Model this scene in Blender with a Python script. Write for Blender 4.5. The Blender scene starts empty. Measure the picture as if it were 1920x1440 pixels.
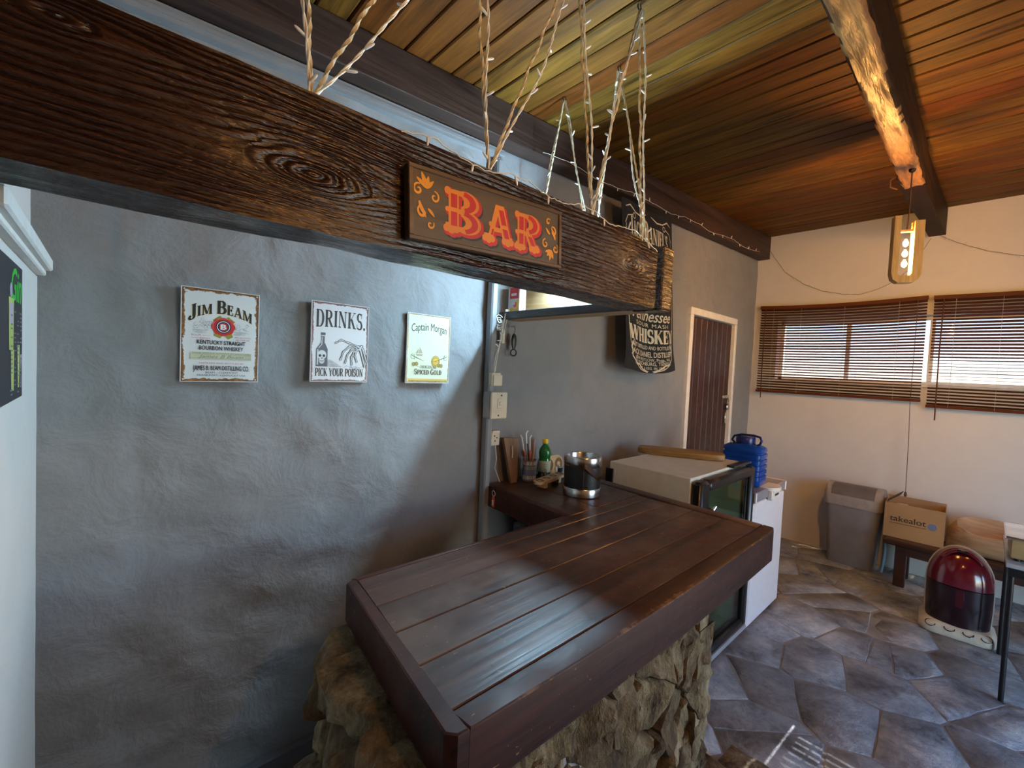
import bpy, bmesh, math, random
from mathutils import Vector, Matrix, noise as mnoise

random.seed(7)
SC = bpy.context.scene
COL = SC.collection

# ------------------------------------------------------------------ camera
CAM_H = 1.6
cam_d = bpy.data.cameras.new('camera')
cam_d.sensor_fit = 'HORIZONTAL'
cam_d.sensor_width = 36.0
cam_d.lens = 825.4 / 1920.0 * 36.0
cam_d.clip_start = 0.02
cam_o = bpy.data.objects.new('camera', cam_d)
COL.objects.link(cam_o)
_yaw, _pitch, _roll = math.radians(47.29), math.radians(-2.162), math.radians(2.60)
_d = Vector((math.cos(_pitch) * math.cos(_yaw), math.cos(_pitch) * math.sin(_yaw), math.sin(_pitch)))
_r = Vector((math.sin(_yaw), -math.cos(_yaw), 0))
_u = _r.cross(_d)
_r2 = math.cos(_roll) * _r + math.sin(_roll) * _u
_u2 = -math.sin(_roll) * _r + math.cos(_roll) * _u
cam_o.matrix_world = Matrix(((_r2.x, _u2.x, -_d.x, 0), (_r2.y, _u2.y, -_d.y, 0), (_r2.z, _u2.z, -_d.z, CAM_H), (0, 0, 0, 1)))
SC.camera = cam_o

# ------------------------------------------------------------------ world, sun, exposure
SKY_STRENGTH = 1.0
SUN_STRENGTH = 45.0
LED_POWER = 395.0          # emission strength of the cool LED tube on the shelf
PENDANT_POWER = 1220.0      # emission strength of the warm pendant bulbs
EXPOSURE = 0.8
SUN_ELEV = math.radians(31)

world = bpy.data.worlds.new('sky')
SC.world = world
world.use_nodes = True
wn = world.node_tree.nodes
wl = world.node_tree.links
wn.clear()
w_out = wn.new('ShaderNodeOutputWorld')
w_bg = wn.new('ShaderNodeBackground')
w_sky = wn.new('ShaderNodeTexSky')
w_sky.sky_type = 'NISHITA'
w_sky.sun_disc = False
w_sky.sun_elevation = SUN_ELEV
w_sky.sun_rotation = math.radians(90)
w_sky.air_density = 1.0
w_sky.dust_density = 0.3
w_sky.ozone_density = 4.0
w_bg.inputs['Strength'].default_value = SKY_STRENGTH
wl.new(w_sky.outputs[0], w_bg.inputs['Color'])
wl.new(w_bg.outputs[0], w_out.inputs['Surface'])

sun_d = bpy.data.lights.new('sun', 'SUN')
sun_d.energy = SUN_STRENGTH
sun_d.angle = math.radians(0.15)
sun_d.color = (1.0, 0.93, 0.82)
sun_o = bpy.data.objects.new('sun', sun_d)
COL.objects.link(sun_o)
_sd = Vector((-math.cos(SUN_ELEV), 0.045, -math.sin(SUN_ELEV))).normalized()
sun_o.rotation_euler = _sd.to_track_quat('-Z', 'Y').to_euler()
sun_o.location = (7, 0, 6)

vs = SC.view_settings
vs.view_transform = 'Standard'
vs.look = 'None'
vs.exposure = EXPOSURE
vs.gamma = 1.0
vs.use_curve_mapping = False
SC.cycles.use_denoising = True
SC.cycles.max_bounces = 7
SC.cycles.diffuse_bounces = 4
SC.cycles.use_adaptive_sampling = True
SC.cycles.adaptive_threshold = 0.02
SC.cycles.sample_clamp_indirect = 6.0

# ------------------------------------------------------------------ geometry of the room
D1 = 1.72        # grey wall plane y
XF = 5.05        # window wall plane x
YR = -1.95       # wall behind the camera's right
XL = -2.4        # far left end of the room
STUB = -0.137    # white return wall plane x
def ceil_z(x):
    return 2.764 + 0.06 * x

# ------------------------------------------------------------------ material helpers
MATS = {}
def _new(name):
    m = bpy.data.materials.new(name)
    m.use_nodes = True
    nt = m.node_tree
    b = nt.nodes['Principled BSDF']
    return m, nt, b

def _coords(nt, scale=(1, 1, 1), rnd=True):
    tc = nt.nodes.new('ShaderNodeTexCoord')
    mp = nt.nodes.new('ShaderNodeMapping')
    mp.inputs['Scale'].default_value = scale
    if rnd:
        oi = nt.nodes.new('ShaderNodeObjectInfo')
        mul = nt.nodes.new('ShaderNodeMath'); mul.operation = 'MULTIPLY'
        mul.inputs[1].default_value = 37.0
        nt.links.new(oi.outputs['Random'], mul.inputs[0])
        add = nt.nodes.new('ShaderNodeVectorMath'); add.operation = 'ADD'
        nt.links.new(tc.outputs['Object'], add.inputs[0])
        nt.links.new(mul.outputs[0], add.inputs[1])
        nt.links.new(add.outputs[0], mp.inputs['Vector'])
    else:
        nt.links.new(tc.outputs['Object'], mp.inputs['Vector'])
    return mp.outputs['Vector']

def _noise(nt, vec, scale, detail=4, rough=0.55, dist=0.0):
    n = nt.nodes.new('ShaderNodeTexNoise')
    n.inputs['Scale'].default_value = scale
    n.inputs['Detail'].default_value = detail
    n.inputs['Roughness'].default_value = rough
    n.inputs['Distortion'].default_value = dist
    nt.links.new(vec, n.inputs['Vector'])
    return n.outputs['Fac']

def _ramp(nt, fac, stops):
    r = nt.nodes.new('ShaderNodeValToRGB')
    el = r.color_ramp.elements
    while len(el) < len(stops):
        el.new(0.5)
    for e, (p, c) in zip(el, stops):
        e.position = p
        e.color = (c[0], c[1], c[2], 1)
    nt.links.new(fac, r.inputs['Fac'])
    return r.outputs['Color']

def _mix(nt, fac, a, b, mode='MIX'):
    m = nt.nodes.new('ShaderNodeMix')
    m.data_type = 'RGBA'
    m.blend_type = mode
    for i, v in ((0, fac), (6, a), (7, b)):
        s = m.inputs[i]
        if isinstance(v, (int, float)):
            s.default_value = v
        elif isinstance(v, tuple):
            s.default_value = (v[0], v[1], v[2], 1)
        else:
            nt.links.new(v, s)
    return m.outputs[2]

def _math(nt, op, a, b=0.0, c=None):
    m = nt.nodes.new('ShaderNodeMath'); m.operation = op
    for i, v in enumerate((a, b) if c is None else (a, b, c)):
        if isinstance(v, (int, float)):
            m.inputs[i].default_value = v
        else:
            nt.links.new(v, m.inputs[i])
    return m.outputs[0]

def _bump(nt, b, height, strength, dist=0.01):
    bp = nt.nodes.new('ShaderNodeBump')
    bp.inputs['Strength'].default_value = strength
    bp.inputs['Distance'].default_value = dist
    nt.links.new(height, bp.inputs['Height'])
    nt.links.new(bp.outputs[0], b.inputs['Normal'])

def plain(name, col, rough=0.5, metal=0.0, var=0.12, scale=14.0, bump=0.05, coat=0.0, spec=0.5):
    """one-colour surface with slight mottling and fine relief"""
    if name in MATS:
        return MATS[name]
    m, nt, b = _new(name)
    v = _coords(nt)
    f = _noise(nt, v, scale, 4)
    lo = tuple(max(0, c * (1 - var)) for c in col)
    hi = tuple(min(1, c * (1 + var)) for c in col)
    nt.links.new(_ramp(nt, f, [(0.3, lo), (0.7, hi)]), b.inputs['Base Color'])
    b.inputs['Roughness'].default_value = rough
    b.inputs['Metallic'].default_value = metal
    b.inputs['Specular IOR Level'].default_value = spec
    b.inputs['Coat Weight'].default_value = coat
    b.inputs['Coat Roughness'].default_value = 0.15
    if bump:
        _bump(nt, b, _noise(nt, v, scale * 6, 3), bump, 0.004)
    MATS[name] = m
    return m

def wood(name, dark, light, axis='X', scale=3.0, stretch=0.06, rough=0.45, bump=0.25, coat=0.0, tint=None, worn=None, spec=0.5, edge_z=None):
    """grain running along axis; tint = second light colour picked by each object's random number"""
    if name in MATS:
        return MATS[name]
    m, nt, b = _new(name)
    sc = [scale * 4] * 3
    sc['XYZ'.index(axis)] = scale * 4 * stretch
    v = _coords(nt, tuple(sc))
    n1 = _noise(nt, v, 1.0, 6, 0.6, 1.2)
    n2 = _noise(nt, v, 5.0, 3, 0.6, 0.3)
    f = _math(nt, 'ADD', _math(nt, 'MULTIPLY', n1, 0.65), _math(nt, 'MULTIPLY', n2, 0.35))
    col = _ramp(nt, f, [(0.34, dark), (0.50, tuple((a + c) / 2 for a, c in zip(dark, light))), (0.66, light)])
    if tint:
        oi = nt.nodes.new('ShaderNodeObjectInfo')
        col2 = _ramp(nt, f, [(0.34, tuple(c * 0.35 for c in tint)), (0.66, tint)])
        col = _mix(nt, oi.outputs['Random'], col, col2)
    if worn:
        v2 = _coords(nt, (2.2, 2.2, 2.2), False)
        w = _noise(nt, v2, 1.3, 5, 0.65, 0.4)
        wf = _ramp(nt, w, [(0.52, (0, 0, 0)), (0.68, (1, 1, 1))])
        col = _mix(nt, wf, col, worn)
        # chips and spilt specks
        fl = _ramp(nt, _noise(nt, v2, 32.0, 2, 0.4, 0.8), [(0.735, (0, 0, 0)), (0.755, (1, 1, 1))])
        col = _mix(nt, _math(nt, 'MULTIPLY', fl, 0.75), col, (0.30, 0.19, 0.09))
        # long scratches
        v3 = _coords(nt, (3.0, 60.0, 3.0) if axis == 'X' else (60.0, 3.0, 3.0), False)
        scr = _ramp(nt, _noise(nt, v3, 1.6, 5, 0.6, 0.6), [(0.66, (0, 0, 0)), (0.72, (1, 1, 1))])
        col = _mix(nt, _math(nt, 'MULTIPLY', scr, 0.35), col, tuple(c * 2.0 for c in worn))
        if edge_z:
            tc2 = nt.nodes.new('ShaderNodeTexCoord'); sp2 = nt.nodes.new('ShaderNodeSeparateXYZ')
            nt.links.new(tc2.outputs['Object'], sp2.inputs[0])
            ez = _math(nt, 'MULTIPLY', _math(nt, 'GREATER_THAN', sp2.outputs['Z'], edge_z), _math(nt, 'LESS_THAN', sp2.outputs['Y'], 0.548))
            en = _ramp(nt, _noise(nt, v2, 8.0, 5, 0.7), [(0.52, (0, 0, 0)), (0.62, (0.7, 0.7, 0.7))])
            col = _mix(nt, _math(nt, 'MULTIPLY', ez, en), col, (0.22, 0.115, 0.06))
    nt.links.new(col, b.inputs['Base Color'])
    rr = _math(nt, 'MULTIPLY_ADD', f, 0.3, rough - 0.15)
    if worn:
        rr = _math(nt, 'ADD', rr, _math(nt, 'MULTIPLY_ADD', _noise(nt, v2, 6.0, 6, 0.7, 0.6), 0.5, -0.25))
    nt.links.new(rr, b.inputs['Roughness'])
    b.inputs['Coat Weight'].default_value = coat
    b.inputs['Coat Roughness'].default_value = 0.22
    b.inputs['Specular IOR Level'].default_value = spec
    _bump(nt, b, f, bump, 0.008)
    MATS[name] = m
    return m

def rock(name, stops, scale=5.0, rough=0.6, bump=0.6, dist=0.02, rnd_tint=0.0, tint=(0.2, 0.2, 0.25), streak=None):
    if name in MATS:
        return MATS[name]
    m, nt, b = _new(name)
    v = _coords(nt, streak or (1, 1, 1))
    n1 = _noise(nt, v, scale, 8, 0.65, 0.4)
    n2 = _noise(nt, v, scale * 7, 5, 0.7)
    f = _math(nt, 'ADD', _math(nt, 'MULTIPLY', n1, 0.7), _math(nt, 'MULTIPLY', n2, 0.3))
    col = _ramp(nt, f, stops)
    if rnd_tint:
        oi = nt.nodes.new('ShaderNodeObjectInfo')
        col = _mix(nt, _math(nt, 'MULTIPLY', oi.outputs['Random'], rnd_tint), col, tint)
    nt.links.new(col, b.inputs['Base Color'])
    nt.links.new(_math(nt, 'MULTIPLY_ADD', n2, 0.35, rough - 0.17), b.inputs['Roughness'])
    _bump(nt, b, f, bump, dist)
    MATS[name] = m
    return m

def glow(name, col, strength):
    if name in MATS:
        return MATS[name]
    m, nt, b = _new(name)
    b.inputs['Base Color'].default_value = (col[0], col[1], col[2], 1)
    b.inputs['Emission Color'].default_value = (col[0], col[1], col[2], 1)
    b.inputs['Emission Strength'].default_value = strength
    MATS[name] = m
    return m

def glass(name, col=(0.9, 0.95, 0.95), rough=0.02, ior=1.45, trans=1.0):
    if name in MATS:
        return MATS[name]
    m, nt, b = _new(name)
    b.inputs['Base Color'].default_value = (col[0], col[1], col[2], 1)
    b.inputs['Roughness'].default_value = rough
    b.inputs['IOR'].default_value = ior
    b.inputs['Transmission Weight'].default_value = trans
    MATS[name] = m
    return m

def pane_mat(name, col=(0.95, 0.97, 0.97), refl=0.12):
    """thin window glass: lets light straight through and mirrors a little"""
    if name in MATS:
        return MATS[name]
    m = bpy.data.materials.new(name); m.use_nodes = True
    nt = m.node_tree; nt.nodes.clear()
    o = nt.nodes.new('ShaderNodeOutputMaterial')
    tr = nt.nodes.new('ShaderNodeBsdfTransparent'); tr.inputs[0].default_value = (*col, 1)
    gl = nt.nodes.new('ShaderNodeBsdfGlossy'); gl.inputs['Roughness'].default_value = 0.03
    mx = nt.nodes.new('ShaderNodeMixShader'); mx.inputs[0].default_value = refl
    nt.links.new(tr.outputs[0], mx.inputs[1]); nt.links.new(gl.outputs[0], mx.inputs[2])
    nt.links.new(mx.outputs[0], o.inputs[0])
    MATS[name] = m
    return m

# ------------------------------------------------------------------ mesh helpers
class MB:
    def __init__(self):
        self.v = []; self.f = []
    def add(self, vs, fs):
        o = len(self.v)
        self.v += [tuple(p) for p in vs]
        self.f += [tuple(i + o for i in f) for f in fs]
        return self
    def box(self, x0, x1, y0, y1, z0, z1, b=0.0):
        if b <= 0:
            vs = [(x, y, z) for x in (x0, x1) for y in (y0, y1) for z in (z0, z1)]
            return self.add(vs, [(0, 1, 3, 2), (4, 6, 7, 5), (0, 4, 5, 1), (2, 3, 7, 6), (0, 2, 6, 4), (1, 5, 7, 3)])
        b = min(b, abs(x1 - x0) / 2.01, abs(y1 - y0) / 2.01, abs(z1 - z0) / 2.01)
        c = ((x0 + x1) / 2, (y0 + y1) / 2, (z0 + z1) / 2)
        h = (abs(x1 - x0) / 2, abs(y1 - y0) / 2, abs(z1 - z0) / 2)
        vs = []; idx = {}
        for sx in (-1, 1):
            for sy in (-1, 1):
                for sz in (-1, 1):
                    s = (sx, sy, sz)
                    for a in range(3):
                        idx[(s, a)] = len(vs)
                        vs.append(tuple(c[k] + s[k] * (h[k] if k == a else h[k] - b) for k in range(3)))
        fs = []
        for a in range(3):
            o1, o2 = [k for k in range(3) if k != a]
            for s in (-1, 1):
                q = []
                for (p, r) in ((-1, -1), (1, -1), (1, 1), (-1, 1)):
                    t = [0, 0, 0]; t[a] = s; t[o1] = p; t[o2] = r
                    q.append(idx[(tuple(t), a)])
                fs.append(tuple(q))
        for a in range(3):           # edges along axis a
            o1, o2 = [k for k in range(3) if k != a]
            for p in (-1, 1):
                for r in (-1, 1):
                    t0 = [0, 0, 0]; t0[a] = -1; t0[o1] = p; t0[o2] = r
                    t1 = list(t0); t1[a] = 1
                    t0 = tuple(t0); t1 = tuple(t1)
                    fs.append((idx[(t0, o1)], idx[(t1, o1)], idx[(t1, o2)], idx[(t0, o2)]))
        for sx in (-1, 1):
            for sy in (-1, 1):
                for sz in (-1, 1):
                    s = (sx, sy, sz)
                    fs.append((idx[(s, 0)], idx[(s, 1)], idx[(s, 2)]))
        return self.add(vs, fs)
    def tube(self, pts, r, n=8, closed=False, caps=True, lobes=0, twist=0.0):
        pts = [Vector(p) for p in pts]
        m = len(pts)
        rad = r if isinstance(r, (list, tuple)) else [r] * m
        t0 = (pts[1] - pts[0]).normalized()
        up = Vector((0, 0, 1)) if abs(t0.z) < 0.9 else Vector((1, 0, 0))
        nx = t0.cross(up).normalized()
        vs = []
        for i in range(m):
            if closed:
                t = (pts[(i + 1) % m] - pts[i - 1])
            else:
                t = pts[min(i + 1, m - 1)] - pts[max(i - 1, 0)]
            t = t.normalized() if t.length > 1e-9 else t0
            nx = (nx - t * nx.dot(t))
            nx = nx.normalized() if nx.length > 1e-6 else t.orthogonal().normalized()
            ny = t.cross(nx)
            for k in range(n):
                a = 2 * math.pi * k / n + twist * i
                rr = rad[i] * (1 + (0.20 * math.cos(lobes * 2 * math.pi * k / n) if lobes else 0))
                vs.append(pts[i] + nx * (math.cos(a) * rr) + ny * (math.sin(a) * rr))
        fs = []
        for i in range(m if closed else m - 1):
            j = (i + 1) % m
            for k in range(n):
                l = (k + 1) % n
                fs.append((i * n + k, i * n + l, j * n + l, j * n + k))
        if caps and not closed:
            fs.append(tuple(range(n - 1, -1, -1)))
            fs.append(tuple((m - 1) * n + k for k in range(n)))
        return self.add(vs, fs)
    def cyl(self, p0, p1, r0, r1=None, n=20):
        return self.tube([p0, p1], [r0, r0 if r1 is None else r1], n)
    def lathe(self, prof, c=(0, 0, 0), n=32, sx=1.0, sy=1.0, cap0=True, cap1=True):
        vs = []
        for (r, z) in prof:
            for k in range(n):
                a = 2 * math.pi * k / n
                vs.append((c[0] + r * math.cos(a) * sx, c[1] + r * math.sin(a) * sy, c[2] + z))
        fs = []
        for i in range(len(prof) - 1):
            for k in range(n):
                l = (k + 1) % n
                fs.append((i * n + k, i * n + l, (i + 1) * n + l, (i + 1) * n + k))
        if cap0:
            fs.append(tuple(range(n - 1, -1, -1)))
        if cap1:
            o = (len(prof) - 1) * n
            fs.append(tuple(o + k for k in range(n)))
        return self.add(vs, fs)
    def prism(self, poly, fn0, fn1):
        """poly: 2D outline; fn0/fn1 map (u,v) to the two end faces"""
        n = len(poly)
        vs = [fn0(*p) for p in poly] + [fn1(*p) for p in poly]
        fs = [tuple(range(n)), tuple(range(2 * n - 1, n - 1, -1))]
        for i in range(n):
            j = (i + 1) % n
            fs.append((i, j, n + j, n + i))
        return self.add(vs, fs)
    def loft(self, rings, cap0=True, cap1=True):
        n = len(rings[0]); o = []
        for r in rings:
            o += [tuple(p) for p in r]
        fs = []
        for i in range(len(rings) - 1):
            for k in range(n):
                l = (k + 1) % n
                fs.append((i * n + k, i * n + l, (i + 1) * n + l, (i + 1) * n + k))
        if cap0:
            fs.append(tuple(range(n - 1, -1, -1)))
        if cap1:
            q = (len(rings) - 1) * n
            fs.append(tuple(q + k for k in range(n)))
        return self.add(o, fs)
    def moved(self, M):
        self.v = [tuple(M @ Vector(p)) for p in self.v]
        return self
    def mesh(self, name, mat, smooth=40, recalc=True):
        me = bpy.data.meshes.new(name)
        me.from_pydata(self.v, [], self.f)
        if recalc:
            bm = bmesh.new(); bm.from_mesh(me)
            bmesh.ops.recalc_face_normals(bm, faces=bm.faces)
            bm.to_mesh(me); bm.free()
        if mat:
            me.materials.append(mat)
        if smooth:
            me.shade_smooth()
            me.set_sharp_from_angle(angle=math.radians(smooth))
        me.update()
        return me
    def build(self, name, mat, parent=None, smooth=40, recalc=True, loc=None):
        o = bpy.data.objects.new(name, self.mesh(name, mat, smooth, recalc))
        COL.objects.link(o)
        if parent is not None:
            o.parent = parent
        if loc is not None:
            o.location = loc
        return o

def B(x0, x1, y0, y1, z0, z1, b=0.0):
    return MB().box(x0, x1, y0, y1, z0, z1, b)

def inst(me, name, parent=None, loc=(0, 0, 0), rot=(0, 0, 0)):
    o = bpy.data.objects.new(name, me)
    COL.objects.link(o)
    o.parent = parent
    o.location = loc
    o.rotation_euler = rot
    return o

def tag(o, label, cat=None, group=None, kind=None):
    if label: o['label'] = label
    if cat: o['category'] = cat
    if group: o['group'] = group
    if kind: o['kind'] = kind
    return o

def thing(name, label, cat, loc=(0, 0, 0), rotz=0.0, group=None):
    o = bpy.data.objects.new(name, None)
    COL.objects.link(o)
    o.empty_display_size = 0.05
    o.location = loc
    o.rotation_euler = (0, 0, rotz)
    return tag(o, label, cat, group)

def struct(o, label):
    return tag(o, label, None, None, 'structure')

def fbm(x, y, z, oct=4):
    s = 0; a = 1.0; f = 1.0
    for _ in range(oct):
        s += a * mnoise.noise((x * f, y * f, z * f)); a *= 0.5; f *= 2.03
    return s
# ------------------------------------------------------------------ flat print: polygons in (u, v)
def p_rect(u0, u1, v0, v1):
    return ([(u0, v0), (u1, v0), (u1, v1), (u0, v1)], [(0, 1, 2, 3)])

def p_disc(cu, cv, ru, rv=None, n=24, wob=0.0, k=9):
    rv = ru if rv is None else rv
    vs = []
    for i in range(n):
        a = 2 * math.pi * i / n
        s = 1 + wob * math.cos(k * a)
        vs.append((cu + ru * s * math.cos(a), cv + rv * s * math.sin(a)))
    return (vs, [tuple(range(n))])

def p_ring(cu, cv, r0, r1, n=28, a0=0.0, a1=360.0, sv=1.0):
    vs = []; fs = []
    for i in range(n + 1):
        a = math.radians(a0 + (a1 - a0) * i / n)
        vs += [(cu + r0 * math.cos(a), cv + r0 * sv * math.sin(a)), (cu + r1 * math.cos(a), cv + r1 * sv * math.sin(a))]
        if i:
            fs.append((2 * i - 2, 2 * i - 1, 2 * i + 1, 2 * i))
    return (vs, fs)

def p_line(pts, w):
    ws = w if isinstance(w, (list, tuple)) else [w] * len(pts)
    vs = []; fs = []
    m = len(pts)
    for i in range(m):
        a = pts[max(i - 1, 0)]; b = pts[min(i + 1, m - 1)]
        dx, dy = b[0] - a[0], b[1] - a[1]
        l = math.hypot(dx, dy) or 1.0
        nx, ny = -dy / l * ws[i] / 2, dx / l * ws[i] / 2
        vs += [(pts[i][0] + nx, pts[i][1] + ny), (pts[i][0] - nx, pts[i][1] - ny)]
        if i:
            fs.append((2 * i - 2, 2 * i - 1, 2 * i + 1, 2 * i))
    return (vs, fs)

def p_poly(pts):
    return (list(pts), [tuple(range(len(pts)))])

def p_join(ps):
    vs = []; fs = []
    for v, f in ps:
        o = len(vs)
        vs += v
        fs += [tuple(i + o for i in q) for q in f]
    return (vs, fs)

def p_map(p, fn):
    return ([fn(*q) for q in p[0]], p[1])

def p_move(p, du=0, dv=0, s=1.0, sv=None, rot=0.0):
    sv = s if sv is None else sv
    c, si = math.cos(rot), math.sin(rot)
    return p_map(p, lambda u, v: (du + c * u * s - si * v * sv, dv + si * u * s + c * v * sv))

def spiral(cu, cv, r, turns, w, start=0.0, sgn=1, n=26):
    pts = []; ws = []
    for i in range(n):
        t = i / (n - 1)
        a = start + sgn * turns * 2 * math.pi * t
        rr = r * (1 - 0.85 * t)
        pts.append((cu + rr * math.cos(a), cv + rr * math.sin(a)))
        ws.append(w * (0.35 + 0.65 * math.sin(math.pi * min(1, t * 0.9 + 0.1))))
    return p_line(pts, ws)

def leaf(u0, v0, u1, v1, w, bend=0.2, n=9):
    pts = []; ws = []
    dx, dy = u1 - u0, v1 - v0
    for i in range(n):
        t = i / (n - 1)
        b = bend * math.sin(math.pi * t * 0.5)
        pts.append((u0 + dx * t - dy * b * t, v0 + dy * t + dx * b * t))
        ws.append(w * (0.15 + math.sin(math.pi * (0.12 + 0.85 * t)) ** 1.0))
    return p_line(pts, ws)

def sans(txt, h, bold=0.0, shear=0.0, wide=1.0, width=None, align='C', space=1.0):
    """built-in typeface as flat polygons, cap height h, anchored at the middle of the baseline"""
    cu = bpy.data.curves.new('tmp', 'FONT')
    cu.body = txt
    cu.size = 1.0
    cu.resolution_u = 3
    cu.offset = min(bold, 0.0)
    cu.shear = shear
    cu.space_character = space
    ob = bpy.data.objects.new('tmp', cu)
    me = bpy.data.meshes.new_from_object(ob)
    vs = [(v.co.x, v.co.y) for v in me.vertices]
    fs = [tuple(p.vertices) for p in me.polygons]
    bpy.data.objects.remove(ob)
    bpy.data.meshes.remove(me)
    bpy.data.curves.remove(cu)
    if not vs:
        return ([], [])
    s = h / 0.73
    x0 = min(v[0] for v in vs); x1 = max(v[0] for v in vs)
    sx = s * wide if width is None else width / max(1e-6, x1 - x0)
    off = {'C': (x0 + x1) / 2, 'L': x0, 'R': x1}[align]
    base = ([((x - off) * sx, y * s) for x, y in vs], fs)
    if bold > 0.004:
        e = bold * s * 0.9
        return p_join([p_move(base, du, dv) for du, dv in ((-e, 0), (e, 0), (0, e * 0.6), (0, -e * 0.6))])
    return base

# serif capitals drawn from strokes (cap height 1)
def _s(x0, y0, x1, y1, w):
    if abs(y1 - y0) >= abs(x1 - x0) * 0.6:
        return ([(x0 - w / 2, y0), (x0 + w / 2, y0), (x1 + w / 2, y1), (x1 - w / 2, y1)], [(0, 1, 2, 3)])
    return ([(x0, y0 - w / 2), (x1, y1 - w / 2), (x1, y1 + w / 2), (x0, y0 + w / 2)], [(0, 1, 2, 3)])

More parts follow.
